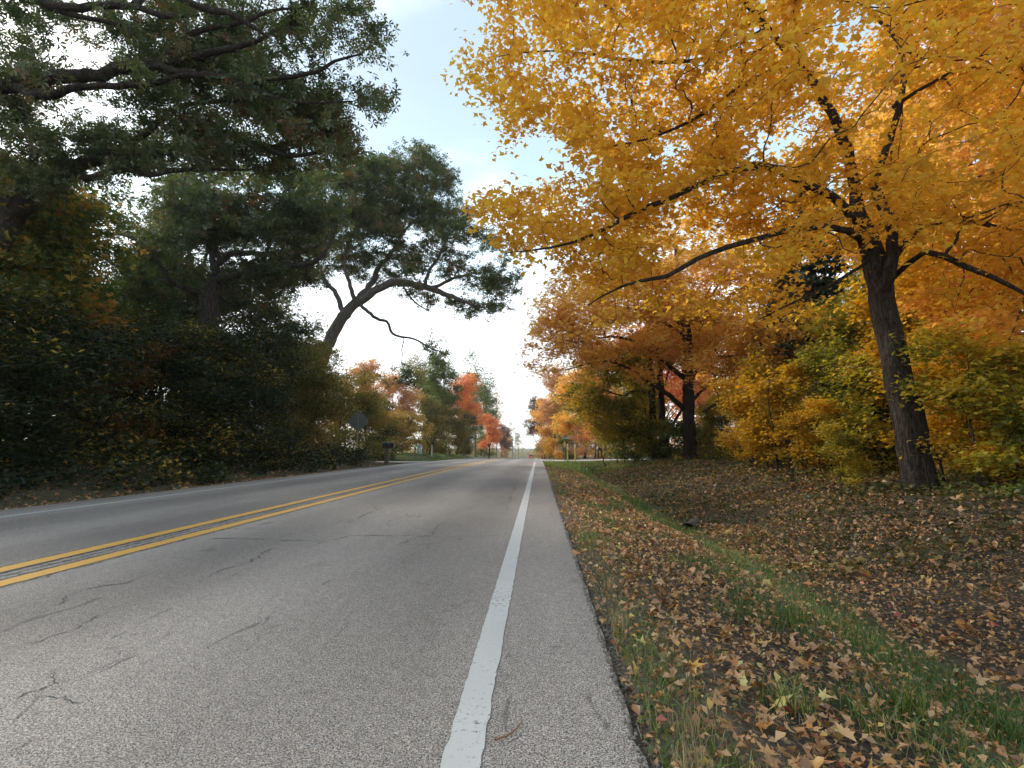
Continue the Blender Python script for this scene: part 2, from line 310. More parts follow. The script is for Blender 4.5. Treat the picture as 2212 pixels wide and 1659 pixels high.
def crack(pts, w, name='crack', m='crack', rough=.02, px=True, seed=0, dz=.0025):
    if px: P = [np.array(gnd(*p)) for p in pts]
    else: P = [np.array(p, float) for p in pts]
    Q = []
    for a, b_ in zip(P[:-1], P[1:]):
        n_ = max(2, int(np.linalg.norm(b_-a)/.02)); n_ = min(n_, 420)
        for i in range(n_): Q.append(a+(b_-a)*i/n_)
    Q.append(P[-1]); Vs = []; Fs = []; n = len(Q)
    for i, q in enumerate(Q):
        t = (Q[min(i+1, n-1)]-Q[max(i-1, 0)]); t = t/(np.linalg.norm(t)+1e-9); nn = np.array((-t[1], t[0]))
        s = i*.02; o_ = rough*(noise.noise(Vector((s*3, seed, 1)))+.7*noise.noise(Vector((s*11, seed, 2)))+.6*noise.noise(Vector((s*33, seed, 4)))+.35*noise.noise(Vector((s*90, seed, 5))))
        ww = w*max(.08, .55+1.3*noise.noise(Vector((s*4.2, seed, 7)))+1.3*noise.noise(Vector((s*23, seed, 8))))*min(1, i/6+.1, (n-1-i)/6+.1)
        c = q+nn*o_*1.5
        for sg in (-1, 1): p = c+nn*sg*ww/2; Vs.append((p[0], p[1], float(crest(p[1]))+dz))
    for i in range(n-1): Fs.append((2*i, 2*i+1, 2*i+3, 2*i+2))
    MB().add(Vs, Fs).build(name, M[m], road)
def gnd(x, y):
    d = (x-CX)/FD*CR_ - (y-CY)/FD*CU_ + CF_; t = -CAM_H/d[2]; return d[0]*t, d[1]*t
CR = [([(0, 1427), (45, 1392), (120, 1374), (150, 1364), (180, 1347), (220, 1324)], .014), ([(175, 1374), (315, 1373), (380, 1349), (450, 1309)], .008), ([(0, 1527), (30, 1514), (65, 1499), (100, 1474), (150, 1444)], .013), ([(170, 1464), (225, 1437), (285, 1407)], .009),
      ([(65, 1504), (125, 1519), (200, 1524)], .008), ([(115, 1309), (185, 1274), (215, 1264), (275, 1259), (340, 1239)], .014), ([(450, 1249), (495, 1227), (530, 1222), (540, 1209), (600, 1182)], .016), ([(410, 1164), (500, 1165), (565, 1165), (640, 1168), (715, 1168), (770, 1157), (900, 1158), (1085, 1159)], .022),
      ([(835, 1114), (915, 1117), (980, 1122), (1095, 1124)], .020), ([(775, 1119), (810, 1102), (815, 1094), (800, 1089)], .022), ([(860, 1177), (890, 1164), (930, 1157), (950, 1134), (970, 1124)], .016), ([(840, 1052), (860, 1058)], .05), ([(330, 1346), (345, 1344)], .022), ([(250, 1517), (272, 1510)], .014), ([(272, 1570), (292, 1562)], .016),
      ([(300, 1246), (338, 1240)], .022), ([(1090, 1105), (1108, 1060), (1120, 1035)], .022), ([(1000, 1078), (1090, 1078)], .018), ([(0, 1640), (60, 1600), (110, 1575)], .007), ([(470, 1140), (560, 1144), (650, 1143)], .014), ([(210, 1437), (300, 1390), (330, 1376)], .006), ([(740, 1131), (790, 1113)], .014), ([(620, 1197), (700, 1167)], .010)]
for i, (p, w) in enumerate(CR): crack(p, w*.8, seed=i*3.1, rough=.038)
for i, (xc, w) in enumerate(((-4.06, .03), (-3.87, .045), (-3.67, .045), (-3.47, .012), (-3.77, .02))):
    crack([(xc, .5), (xc+.01, 8), (xc, 26)], w, 'joint_crack', 'crack' if i % 2 else 'joint', rough=.03, px=False, seed=40+i, dz=.0028)
    crack([(xc, 3), (xc+.01, 9), (xc, 26)], w*.8, 'joint_crack', 'crack', rough=.02, px=False, seed=60+i, dz=.0024)

# side road to the right, gravel drive to the left
def ribbon(name, centre, halfw, dz, m, kind='structure'):
    Vs, Fs = [], []; n = len(centre)
    for i, (x, y) in enumerate(centre):
        a = np.array(centre[max(i-1, 0)]); b_ = np.array(centre[min(i+1, n-1)]); t = (b_-a)/np.linalg.norm(b_-a); nn = np.array((-t[1], t[0]))
        hw = halfw(i/(n-1))
        for k in (-1, -.33, .33, 1): p = np.array((x, y))+nn*hw*k; Vs.append((p[0], p[1], float(max(H(p[0], p[1]), H(x, y)-.05))+dz))
    for i in range(n-1):
        for k in range(3): q = i*4+k; Fs.append((q, q+1, q+5, q+4))
    return MB().add(Vs, Fs).build(name, m, kind=kind)
sc_ = [(ROAD_R-.02+1.2*i, 38.5+.05*i+.0012*i**3*.25) for i in range(40)]
ribbon('side_road', sc_, lambda t: 3.3+3.2*max(0, 1-t*14)**2, .045, M['side'])
dc_ = [(-7.8-1.2*i, 34.8-.05*i) for i in range(16)]
ribbon('gravel_drive', dc_, lambda t: 1.9+2.0*max(0, 1-t*8)**2, .05, M['gravel'])

# ------------------------------------------------------------ leaves
def frames(n, up_bias, rg):
    nrm = rg.normal(size=(n, 3)); nrm[:, 2] = np.abs(nrm[:, 2])+up_bias; nrm /= np.linalg.norm(nrm, axis=1)[:, None]
    a = rg.normal(size=(n, 3)); a -= nrm*np.sum(a*nrm, 1)[:, None]; a /= np.linalg.norm(a, axis=1)[:, None]
    return a, np.cross(nrm, a), nrm
TPL = {
 'maple': (np.array([(0, -.5, 0), (.5, -.12, -.10), (.17, .02, 0), (0, .52, -.08), (-.17, .02, 0), (-.5, -.12, -.10)]), np.array([(0, 1, 2), (0, 2, 4), (2, 3, 4), (0, 4, 5)])),
 'oak': (np.array([(0, -.55, 0), (.21, .08, .05), (0, .55, -.05), (-.21, .08, .05)]), np.array([(0, 1, 2), (0, 2, 3)])),
 'whorl': (np.array([(0, 0, 0)]+[(q*math.cos(a), q*math.sin(a), z) for k in range(6) for q, a, z in ((.58+.08*math.cos(k*3.1), k*1.047-.25, .05), (.76+.12*math.sin(k*2.3), k*1.047+.17, -.10))]), np.array([(0, 1+2*k, 2+2*k) for k in range(6)])),
 'round': (np.array([(0, -.5, 0), (.4, 0, .06), (0, .5, -.04), (-.4, 0, .06)]), np.array([(0, 1, 2), (0, 2, 3)])),
 'tuft': (np.array([(0, -.5, 0), (.5, .1, .1), (.1, .12, 0), (-.02, .6, -.05), (-.12, .1, 0), (-.5, .15, .08)]), np.array([(0, 1, 2), (0, 3, 4), (0, 4, 5)])),
 'needle': (np.array([(0, 0, 0), (.6, .05, .1), (.05, .6, .1), (-.5, .35, -.05), (-.35, -.5, .1), (.4, -.45, 0)]), np.array([(0, 1, 2), (0, 3, 4), (0, 4, 5)])),
}
def leaves(C, size, tpl, rg, up=.8, var=.3, v=None):
    Vt, Tt = TPL[tpl]; n = len(C); a, b_, c = frames(n, up, rg); s = (size*(1+var*rg.uniform(-1, 1, n)))[:, None, None]
    V = (a[:, None]*Vt[None, :, 0:1]+b_[:, None]*Vt[None, :, 1:2]+c[:, None]*Vt[None, :, 2:3])*s+C[:, None]
    T = Tt[None]+(np.arange(n)*len(Vt))[:, None, None]
    v = rg.uniform(0, 1, n) if v is None else v
    return V.reshape(-1, 3), T.reshape(-1, 3), np.repeat(v, len(Tt))

# ------------------------------------------------------------ trees
def spline(P, r, step):
    P = np.array(P, float); r = np.array(r, float); n = len(P)
    if n == 2: P = np.array([P[0], (P[0]+P[1])/2, P[1]]); r = np.array([r[0], (r[0]+r[1])/2, r[1]]); n = 3
    out = []; ro = []
    for i in range(n-1):
        p0, p1, p2, p3 = P[max(i-1, 0)], P[i], P[i+1], P[min(i+2, n-1)]
        k = max(1, int(np.linalg.norm(p2-p1)/step))
        for j in range(k):
            t = j/k; out.append(.5*((2*p1)+(-p0+p2)*t+(2*p0-5*p1+4*p2-p3)*t*t+(-p0+3*p1-3*p2+p3)*t**3)); ro.append(r[i]+(r[i+1]-r[i])*t)
    out.append(P[-1]); ro.append(r[-1]); return np.array(out), np.array(ro)
def tube(Q, r, sides, rough=0., seed=0., flare=0.):
    n = len(Q); T = np.gradient(Q, axis=0); T /= np.linalg.norm(T, axis=1)[:, None]+1e-9
    u = np.cross(T[0], (0.3, .9, .1)); u /= np.linalg.norm(u); U = []
    for t in T: u = u-t*np.dot(u, t); u /= np.linalg.norm(u)+1e-9; U.append(u)
    U = np.array(U); Wv = np.cross(T, U); ang = np.arange(sides)*2*np.pi/sides
    rr = np.repeat(r[:, None], sides, 1)
    if rough:
        for i in range(n):
            for k in range(sides):
                rr[i, k] *= 1+rough*(noise.noise(Vector((Q[i][0]*1.3+math.cos(ang[k])*1.5, Q[i][2]*1.1+seed, math.sin(ang[k])*1.5)))+.6*noise.noise(Vector((Q[i][2]*4, math.cos(ang[k])*4+seed, math.sin(ang[k])*4))))
                if flare: rr[i, k] *= 1+flare*math.exp(-i*.9)*(1+.5*math.sin(ang[k]*3+seed))
    V = Q[:, None]+(U[:, None]*np.cos(ang)[None, :, None]+Wv[:, None]*np.sin(ang)[None, :, None])*rr[:, :, None]
    I = np.arange(n*sides).reshape(n, sides); J = np.roll(I, -1, 1)
    F = np.stack([I[:-1], J[:-1], J[1:], I[1:]], -1).reshape(-1, 4)
    return V.reshape(-1, 3), F
class Tree:
    def __init__(s, seed=0): s.nodes = []; s.rad = []; s.paths = []; s.rg = np.random.default_rng(seed); s.seed = seed
    def path(s, P, r, kind='limb', wig=.03, step=.22):
        Q, rr = spline(P, r, step); w = s.rg.normal(size=Q.shape)*wig*np.minimum(rr[:, None]*6, 1); w[0] = 0
        if kind != 'trunk' and s.nodes:            # root the limb in the wood it grows from
            A = np.concatenate(s.nodes); d = np.linalg.norm(A-Q[0], axis=1); i = int(d.argmin())
            if d[i] < 1.6 and d[i] > .02: Q = np.vstack([A[i], Q]); rr = np.concatenate([[rr[0]], rr]); w = np.vstack([[0, 0, 0], w])
        Q = Q+w; s.nodes.append(Q); s.rad.append(rr); s.paths.append((kind, Q, rr)); return Q
    def grow(s, C, tip=.006, seg=5, droop=.0, maxr=.07, expo=.5):
        A = np.concatenate(s.nodes); R0 = np.concatenate(s.rad); n0 = len(A); m = len(C)
        d0 = np.array([np.linalg.norm(A-c, axis=1).min() for c in C]); C = C[np.argsort(d0)]; s.C = C
        N_ = np.empty((n0+m*(seg-1), 3)); N_[:n0] = A; PL = np.zeros(len(N_)); own = np.full(len(N_), -1); cnt = n0
        ch = np.empty((m, seg, 3)); par = np.full(m, -1); att = np.empty(m, int); DIR = np.zeros((len(N_), 3))
        G = np.concatenate([np.gradient(q, axis=0) for q in s.nodes]); DIR[:n0] = G/(np.linalg.norm(G, axis=1)[:, None]+1e-9)
        ts = np.linspace(0, 1, seg)
        for j, c in enumerate(C):
            d = N_[:cnt]-c; dd = np.sqrt((d*d).sum(1))+.18*PL[:cnt]+(own[:cnt] < 0)*.0
            i = int(dd.argmin()); a = N_[i]; ln = np.linalg.norm(c-a)
            mid = (a+c)/2+DIR[i]*ln*.22+s.rg.normal(size=3)*ln*.08+np.array((0, 0, -droop*ln+.06*ln))
            q = ((1-ts)**2)[:, None]*a+(2*ts*(1-ts))[:, None]*mid+(ts**2)[:, None]*c
            q[1:-1] += s.rg.normal(size=(seg-2, 3))*ln*.035
            ch[j] = q; par[j] = own[i]; att[j] = i
            N_[cnt:cnt+seg-1] = q[1:]; PL[cnt:cnt+seg-1] = PL[i]+ln*ts[1:]; own[cnt:cnt+seg-1] = j
            g = np.diff(q, axis=0); DIR[cnt:cnt+seg-1] = g/(np.linalg.norm(g, axis=1)[:, None]+1e-9); cnt += seg-1
        k = np.ones(m)
        for j in range(m-1, -1, -1):
            if par[j] >= 0: k[par[j]] += k[j]
        r = np.minimum(tip*k**expo, maxr)
        for j in range(m):
            if par[j] >= 0: r[j] = min(r[j], r[par[j]]*.85)
            elif att[j] < n0: r[j] = min(r[j], R0[att[j]]*.7)
        s.ch = ch; s.cr = np.maximum(r, tip*.7)
        return s
    def twig_mesh(s, name, off, sides=4, minr=0):
        ch = s.ch; m, g, _ = ch.shape; T = np.gradient(ch, axis=1); T /= np.linalg.norm(T, axis=2)[..., None]+1e-9
        u = np.cross(T, np.array((.31, .22, .92))); u /= np.linalg.norm(u, axis=2)[..., None]+1e-9; w = np.cross(T, u)
        ang = np.arange(sides)*2*np.pi/sides; tp = np.linspace(1, .55, g)[None, :, None, None]*s.cr[:, None, None, None]
        V = ch[:, :, None]+(u[:, :, None]*np.cos(ang)[:, None]+w[:, :, None]*np.sin(ang)[:, None])*tp
        I = np.arange(m*g*sides).reshape(m, g, sides); J = np.roll(I, -1, 2)
        F = np.stack([I[:, :-1], J[:, :-1], J[:, 1:], I[:, 1:]], -1).reshape(-1, 4)
        return mesh_tris(name, V.reshape(-1, 3)-off, F, smooth=True)
    def leaf_mesh(s, name, off, per, sig, size, tpl, up=.8, along=.35, keep=None):
        C = s.C; m = len(C); rg = s.rg
        n1 = int(m*per*(1-along)); idx = rg.integers(0, m, n1); P1 = C[idx]+np.clip(rg.normal(size=(n1, 3)), -1.7, 1.7)*np.array(sig)*1.08
        n2 = int(m*per*along); j = rg.integers(0, m, n2); t = rg.uniform(.3, 1, n2)*(s.ch.shape[1]-1); k = np.minimum(t.astype(int), s.ch.shape[1]-2); f = (t-k)[:, None]
        small = s.cr[j] < .03; j = j[small]; k = k[small]; f = f[small]
        P2 = s.ch[j, k]*(1-f)+s.ch[j, k+1]*f+rg.normal(size=(len(j), 3))*np.array(sig)*.45
        P = np.concatenate([P1, P2]); cv = rg.uniform(0, 1, m)
        v = np.concatenate([cv[idx], cv[j]])*.35+rg.uniform(0, 1, len(P))*.65
        if keep is not None: kk = keep(P); P = P[kk]; v = v[kk]
        V, T, a = leaves(P, size, tpl, rg, up, v=v)
        return mesh_tris(name, V-off, T, a)
    def build(s, name, label, cat, base, leafargs, lm, bm, tm, group=None, twig=4, keep=None):
        off = np.array(base, float); root = empty(name, base, label, cat, group)
        for kind, Q, r in s.paths:
            sd = 14 if kind == 'trunk' else (9 if r[0] > .05 else 6)
            V, F = tube(Q-off, r, sd, .16 if kind == 'trunk' else (.12 if r[0] > .04 else 0), s.seed+len(Q), .28 if kind == 'trunk' and np.linalg.norm(Q[0]-off) < 1.2 else 0)
            link('limb' if kind == 'limb' else 'trunk', mesh_tris(kind, V, F, smooth=True), root, bm)
        if twig: link('twigs', s.twig_mesh('twigs', off, twig), root, tm, kind='stuff')
        link('crown', s.leaf_mesh('crown', off, *leafargs, keep=keep), root, lm, kind='stuff')
        return root
def in_poly(px, py, poly):
    poly = np.array(poly, float); x0, y0 = poly[:, 0], poly[:, 1]; x1, y1 = np.roll(x0, -1), np.roll(y0, -1); c = np.zeros(px.shape, bool)
    for a, b_, c_, d in zip(x0, y0, x1, y1):
        hit = ((b_ > py) != (d > py)) & (px < (c_-a)*(py-b_)/(d-b_+1e-12)+a); c ^= hit
    return c
def volume(rg, n, ell, polys=None, holes=(), shell=.0, frame_only=False, layer=None, thresh=0., keepout=None):
    """points spread through a union of ellipsoids; the crown's real outline decides how far each part reaches"""
    out = []; tot = 0
    w = np.array([e[1][0]*e[1][1]*e[1][2] for e in ell]); w = w/w.sum()
    while tot < n:
        k = n*3; i = rg.choice(len(ell), k, p=w); c = np.array([e[0] for e in ell])[i]; r = np.array([e[1] for e in ell])[i]
        d = rg.normal(size=(k, 3)); d /= np.linalg.norm(d, axis=1)[:, None]; q = (shell+(1-shell)*rg.uniform(0, 1, k))[:, None]**(1/2.2)
        P = c+d*r*q
        ok = P[:, 2] > .3
        if polys is not None:
            x, y, z = project(P); ins = np.zeros(k, bool)
            for po in polys: ins |= in_poly(x, y, po)
            offr = (x < -20) | (x > 2232) | (y < -20) | (z < .1)
            for ho in holes: ins &= ~(in_poly(x, y, ho) & (rg.uniform(0, 1, k) < .93))
            ok &= (ins | (offr & (not frame_only)))
        if keepout is not None: ok &= ~keepout(P)
        P = P[ok]
        if layer is not None:
            f = np.array([noise.noise(Vector((p[0]*layer[0], p[1]*layer[0], p[2]*layer[1]))) for p in P[:max(1, 2*(n-tot))]]); P = P[:len(f)][f > thresh]
        out.append(P); tot += len(P)
    return np.concatenate(out)[:n]
def A(pts, Y):
    return [at(p[0], p[1], (p[2] if len(p) > 2 else Y)) for p in pts]
def hz(x, y): return (x, y, h1(x, y)-.06)

# --- the amber maple over the verge
mt = Tree(11); mb = at(1985, 1045, 8.0); mb[2] = h1(mb[0], mb[1])-.08
mt.path([mb, at(1968, 930, 8), at(1938, 800, 8.05), at(1912, 680, 8.1), at(1893, 590, 8.1), at(1868, 490, 8.2)], [.215, .20, .19, .18, .17, .14], 'trunk', .01)
mt.path(A([(1868, 490, 8.2), (1850, 440, 8.3), (1844, 380, 8.4), (1805, 270, 8.4), (1745, 165, 8.2), (1690, 100, 7.9), (1640, 40, 7.6), (1590, -30, 7.3), (1540, -150, 7)], 8), [.12, .10, .085, .075, .065, .055, .05, .04, .02])
mt.path(A([(1905, 630, 8.0), (1925, 560, 7.85), (1926, 495, 7.8), (1905, 440, 7.9), (1890, 400, 8.1), (1915, 320, 8.3), (1945, 220, 8.5), (1950, 130, 8.6), (1925, 70, 8.6), (1865, 0, 8.7), (1820, -100, 8.8)], 8), [.10, .085, .08, .075, .07, .06, .052, .045, .04, .035, .02])
mt.path(A([(1852, 475, 8.1), (1810, 435, 7.8), (1755, 405, 7.4), (1705, 380, 7.1), (1650, 357, 6.8), (1560, 375, 6.6), (1440, 430, 6.5), (1350, 470, 6.4), (1275, 510, 6.3), (1190, 535, 6.3), (1100, 545, 6.5)], 8), [.08, .065, .055, .05, .045, .042, .036, .03, .022, .015, .008])
mt.path(A([(1880, 530, 8.0), (1830, 500, 7.4), (1745, 490, 7.0), (1640, 515, 6.8), (1540, 545, 6.6), (1440, 595, 6.5), (1345, 617, 6.4), (1270, 660, 6.4)], 8), [.06, .05, .042, .038, .034, .028, .016, .008])
mt.path(A([(1730, 150, 8.1), (1650, 160, 7.6), (1570, 210, 7.2), (1490, 262, 7.0), (1400, 300, 6.9), (1290, 320, 7.0)], 8), [.045, .04, .034, .026, .018, .008])
mt.path(A([(1660, 60, 7.7), (1540, 120, 7.6), (1430, 135, 7.5), (1330, 125, 7.5), (1200, 110, 7.5), (1080, 120, 7.6)], 8), [.035, .032, .03, .026, .015, .008])
mt.path(A([(1905, 600, 8.1), (1960, 520, 8.3), (2010, 482, 8.4), (2100, 480, 8.5), (2212, 502, 8.6), (2330, 520, 8.7)], 8), [.06, .05, .045, .04, .034, .02])
mt.path(A([(1930, 600, 8.1), (2000, 545, 7.6), (2080, 572, 7.3), (2150, 600, 7.2), (2240, 650, 7.1)], 8), [.05, .045, .04, .034, .02])
mt.path(A([(1930, 230, 8.5), (2010, 180, 8.6), (2100, 145, 8.7), (2212, 175, 8.8)], 8), [.035, .03, .022, .01])
mt.path(A([(1925, 60, 8.6), (2040, 20, 8.8), (2200, -20, 9)], 8), [.03, .025, .01])
mt.path(A([(1880, 560, 8.1), (1820, 600, 7.6), (1720, 650, 7.3), (1640, 690, 7.2)], 8), [.03, .024, .016, .008])
MAPLE_POLY = [[(1050, -10), (1035, 60), (990, 110), (1000, 165), (1030, 190), (1050, 240), (1085, 262), (1090, 320), (1130, 290), (1180, 255), (1215, 290), (1245, 330), (1262, 385), (1268, 408), (1230, 398), (1150, 392), (1060, 415), (1030, 460),
  (1060, 490), (1085, 540), (1090, 590), (1130, 575), (1185, 570), (1215, 600), (1230, 650), (1300, 700), (1420, 720), (1520, 690), (1640, 720), (1760, 690), (1850, 640), (1950, 660), (2050, 720), (2212, 760), (2240, 700), (2240, -30), (1050, -30)]]
MH = [[(1300, 170), (1345, 165), (1365, 200), (1330, 225), (1300, 210)], [(1680, 270), (1760, 235), (1770, 300), (1690, 330), (1620, 350), (1590, 300)], [(2000, 265), (2110, 240), (2160, 320), (2110, 400), (2040, 390)], [(1385, 340), (1470, 300), (1500, 340), (1440, 370)], [(1290, 250), (1340, 240), (1350, 300), (1310, 320)],
      [(1880, 540), (1970, 560), (1990, 700), (1920, 760), (1870, 640)], [(2150, 60), (2212, 50), (2212, 130), (2150, 130)], [(1180, 130), (1260, 150), (1240, 200), (1170, 190)], [(1700, 570), (1840, 560), (1850, 690), (1720, 700)]]
MELL = [((5.0, 7.6, 7.2), (6.6, 3.6, 4.6)), ((1.4, 7.6, 6.6), (3.2, 2.4, 2.8)), ((7.5, 8.5, 6.0), (5, 3, 3.6)), ((3.0, 7.0, 4.0), (4.2, 1.8, 1.4)), ((.8, 7.2, 4.3), (2.6, 1.5, 1.2))]
mC = volume(mt.rg, 2900, MELL, MAPLE_POLY, MH, shell=.15, layer=(.55, 1.3), thresh=-.16, keepout=lambda P: ((P[:, 1] < 8.0) & (np.abs(P[:, 0]/P[:, 1]*8-5.35) < .55) & (P[:, 2]/P[:, 1]*8 > 3.4) & (P[:, 2]/P[:, 1]*8 < 8.6) & (mt.rg.uniform(0, 1, len(P)) < .8)) | (P[:, 1] < 4.6) | ((P[:, 1] < 6.1) & (P[:, 2] < 3.2)) | (P[:, 2] < 2.2))
mt.grow(mC, tip=.0042, droop=.04, maxr=.03)
mt.build('maple_tree', 'big amber yellow maple leaning over the right verge, its trunk dark and bare', 'tree', tuple(mb), (33, (.20, .20, .09), .098, 'maple', 1.1, .4), M['maple'], M['bark'], M['twig'])

# --- oaks on the left
o1 = Tree(21); b1 = at(40, 430, 11.0); g1 = np.array([-14.6, 11.0, h1(-14.6, 11)-.1])
o1.path([g1, (-14.4, 11, 2.2), (-13.7, 11, 4.6), (-13.1, 11, 6.2), b1], [.48, .40, .34, .30, .27], 'trunk', .02)
f = .39062
def crop(pts, Y): return [at(p[0]*f, p[1]*f, (p[2] if len(p) > 2 else Y)) for p in pts]
o1.path(crop([(100, 1180, 11), (200, 1050, 11), (400, 940, 10.9), (600, 860, 10.8), (900, 830, 10.7), (1080, 770, 10.6), (1250, 740, 10.6), (1400, 800, 10.6), (1600, 860, 10.6), (1850, 830, 10.6)], 11), [.24, .19, .165, .15, .13, .11, .09, .075, .055, .03])
o1.path(crop([(400, 975, 10.9), (550, 975, 10.7), (700, 930, 10.5), (830, 970, 10.4), (1000, 940, 10.3), (1400, 940, 10.2)], 11), [.09, .08, .07, .06, .05, .02])
o1.path(crop([(680, 830, 10.7), (850, 700, 10.6), (950, 620, 10.5), (1100, 570, 10.3), (1400, 560, 10.2), (1750, 590, 10.2)], 11), [.08, .07, .06, .05, .04, .02])
o1.path([(-13.7, 11, 4.6), (-15.2, 10.9, 6.5), (-15.6, 10.6, 8.5), tuple(at(-30, 195, 10.2)), tuple(at(0, 190, 10.1)), tuple(at(80, 172, 10)), tuple(at(195, 164, 9.9)), tuple(at(273, 148, 9.8)), tuple(at(352, 134, 9.8)), tuple(at(450, 115, 9.7)), tuple(at(547, 92, 9.7)), tuple(at(600, 60, 9.7))], [.30, .24, .21, .18, .165, .15, .135, .12, .10, .075, .05, .03])
o1.path(crop([(930, 320, 9.8), (1050, 190, 9.8), (1200, 150, 9.9), (1380, 110, 9.9), (1500, 60, 10), (1700, 40, 10)], 10), [.07, .06, .055, .045, .035, .015])
o1.path(crop([(860, 365, 9.8), (1050, 405, 9.6), (1250, 430, 9.5), (1550, 430, 9.4), (1750, 400, 9.4), (1850, 340, 9.4), (2000, 300, 9.4)], 10), [.08, .07, .06, .05, .04, .03, .015])
o1.path(crop([(80, 480, 10), (250, 530, 9.8), (450, 480, 9.7), (800, 470, 9.6), (1000, 420, 9.6), (1250, 440, 9.5), (1600, 560, 9.6), (1950, 560, 9.8)], 10), [.10, .09, .075, .06, .05, .04, .03, .015])
o1.path([(-15.6, 10.6, 8.5), (-15.5, 9.5, 11.5), tuple(at(30, -70, 8.8)), tuple(at(108, 10, 8.7)), tuple(at(215, 12, 8.6)), tuple(at(293, 16, 8.6)), tuple(at(352, 35, 8.6)), tuple(at(430, 32, 8.6))], [.16, .14, .12, .09, .075, .065, .05, .02])
o1.path([tuple(at(60, -20, 8.8)), tuple(at(110, 15, 9.0)), tuple(at(170, 35, 9.1)), tuple(at(260, 55, 9.1))], [.08, .07, .055, .03])
o1.path([tuple(at(330, -40, 8.8)), tuple(at(430, 16, 9)), tuple(at(490, 28, 9)), tuple(at(550, 60, 9.1)), tuple(at(580, 80, 9.2))], [.08, .07, .06, .045, .02])
O1P = [[(-10, -10), (790, -10), (805, 30), (822, 50), (830, 90), (850, 110), (850, 165), (820, 170), (835, 240), (800, 245), (745, 235), (735, 265), (765, 290), (780, 340), (700, 372), (560, 378), (400, 382), (330, 392), (250, 400), (150, 400), (60, 430), (-10, 440)]]
O1H = [[(225, 85), (290, 90), (300, 125), (240, 125)], [(390, 45), (440, 30), (455, 70), (400, 90)], [(60, 215), (270, 200), (300, 275), (190, 290), (60, 260)], [(140, 350), (190, 335), (220, 385), (150, 375)], [(265, 385), (320, 370), (330, 410), (270, 410)]]
O1E = [((-8.6, 10.0, 10.0), (7.2, 3.2, 3.8)), ((-8.5, 10.2, 8.2), (6.0, 2.4, 1.8)), ((-6.0, 9.8, 8.6), (3.4, 2.2, 2.6))]
c1 = volume(o1.rg, 1150, O1E, O1P, O1H, layer=(.6, 1.1), thresh=-.05, keepout=lambda P: (P[:, 1] < 10.0) & (o1.rg.uniform(0, 1, len(P)) < .92))
o1.grow(c1, tip=.008, maxr=.05)
o1.build('oak_tree', 'huge green oak whose long dark limbs reach over the road at upper left', 'tree', tuple(g1), (17, (.20, .20, .12), .16, 'whorl', .5, .4), M['oak'], M['bark'], M['twig'])  # darker maple bark makes the backlit limbs read as silhouettes

o2 = Tree(31); Y2 = 19.0; b2 = at(452, 690, Y2); g2 = np.array([b2[0], Y2, h1(b2[0], Y2)-.1])
o2.path([g2, b2, at(455, 630, Y2), at(468, 600, Y2)], [.42, .36, .31, .28], 'trunk', .02)
o2.path(crop([(1200, 1540), (1200, 1470), (1300, 1400), (1450, 1405), (1650, 1400), (1800, 1340)], 19), [.16, .14, .12, .10, .07, .03])
o2.path(crop([(1200, 1560), (1400, 1490, 18.7), (1550, 1480, 18.4), (1750, 1440, 18.2), (1850, 1300, 18)], 19), [.19, .16, .13, .10, .05])
o2.path(crop([(1190, 1500), (1170, 1400), (1130, 1280), (1110, 1200), (1150, 1050), (1100, 950)], 19), [.14, .12, .10, .09, .06, .03])
o2.path(crop([(1215, 1440), (1180, 1300, 19.5), (1260, 1180, 20), (1400, 1080, 20.2)], 19), [.10, .08, .06, .03])
o2.path(crop([(1180, 1640), (950, 1560, 18.5), (870, 1440, 18.2), (720, 1310, 18), (500, 1280, 17.8)], 19), [.12, .10, .085, .07, .03])
o2.path(crop([(1450, 1500, 18.6), (1500, 1300, 18.7), (1560, 1100, 18.8), (1640, 930, 18.9)], 19), [.08, .07, .055, .03])
O2P = [[(170, 500), (250, 440), (340, 395), (420, 370), (520, 372), (600, 365), (700, 360), (740, 420), (735, 520), (690, 600), (600, 640), (560, 700), (470, 700), (330, 640), (220, 640)]]
O2H = [[(330, 590), (370, 570), (400, 640), (350, 650)]]
c2 = volume(o2.rg, 1050, [(tuple(at(470, 500, 19)), (5.2, 3.5, 3.6)), (tuple(at(620, 480, 18.6)), (3.4, 3, 3))], O2P, O2H, layer=(.45, .9), thresh=-.04, frame_only=True, keepout=lambda P: (P[:, 1] < 18) & (o2.rg.uniform(0, 1, len(P)) < .8))
o2.grow(c2, tip=.010, maxr=.06)
o2.build('oak_tree', 'green oak with crooked dark forked limbs behind the roadside thicket on the left', 'tree', tuple(g2), (12, (.25, .25, .15), .205, 'whorl', .5, .45), M['oak'], M['bark_oak'], M['twig'])

o3 = Tree(41); f3 = .3646
def c3_(pts, Y=29): return [at(604.8+p[0]*f3, 259+p[1]*f3, (p[2] if len(p) > 2 else Y)) for p in pts]
b3 = at(697, 775, 29); g3 = np.array([b3[0]-1.0, 29, h1(b3[0]-1, 29)-.1])
o3.path([g3, (g3[0]+.25, 29, 2.4), (g3[0]+.55, 29, 4.6)]+c3_([(250, 1415), (300, 1300), (345, 1210), (400, 1130), (450, 1090)]), [.60, .48, .42, .38, .35, .33, .32, .30], 'trunk', .02)
o3.path(c3_([(450, 1090), (500, 1060), (600, 990), (700, 960), (850, 990), (1000, 1040), (1100, 1080), (1200, 1115)]), [.27, .25, .24, .22, .19, .15, .10, .05])
o3.path(c3_([(430, 1090, 29.2), (500, 1020, 29.5), (560, 940, 29.8), (570, 890, 29.9), (640, 820, 30), (700, 720, 30.2), (780, 600, 30.4)]), [.22, .20, .18, .16, .14, .10, .05])
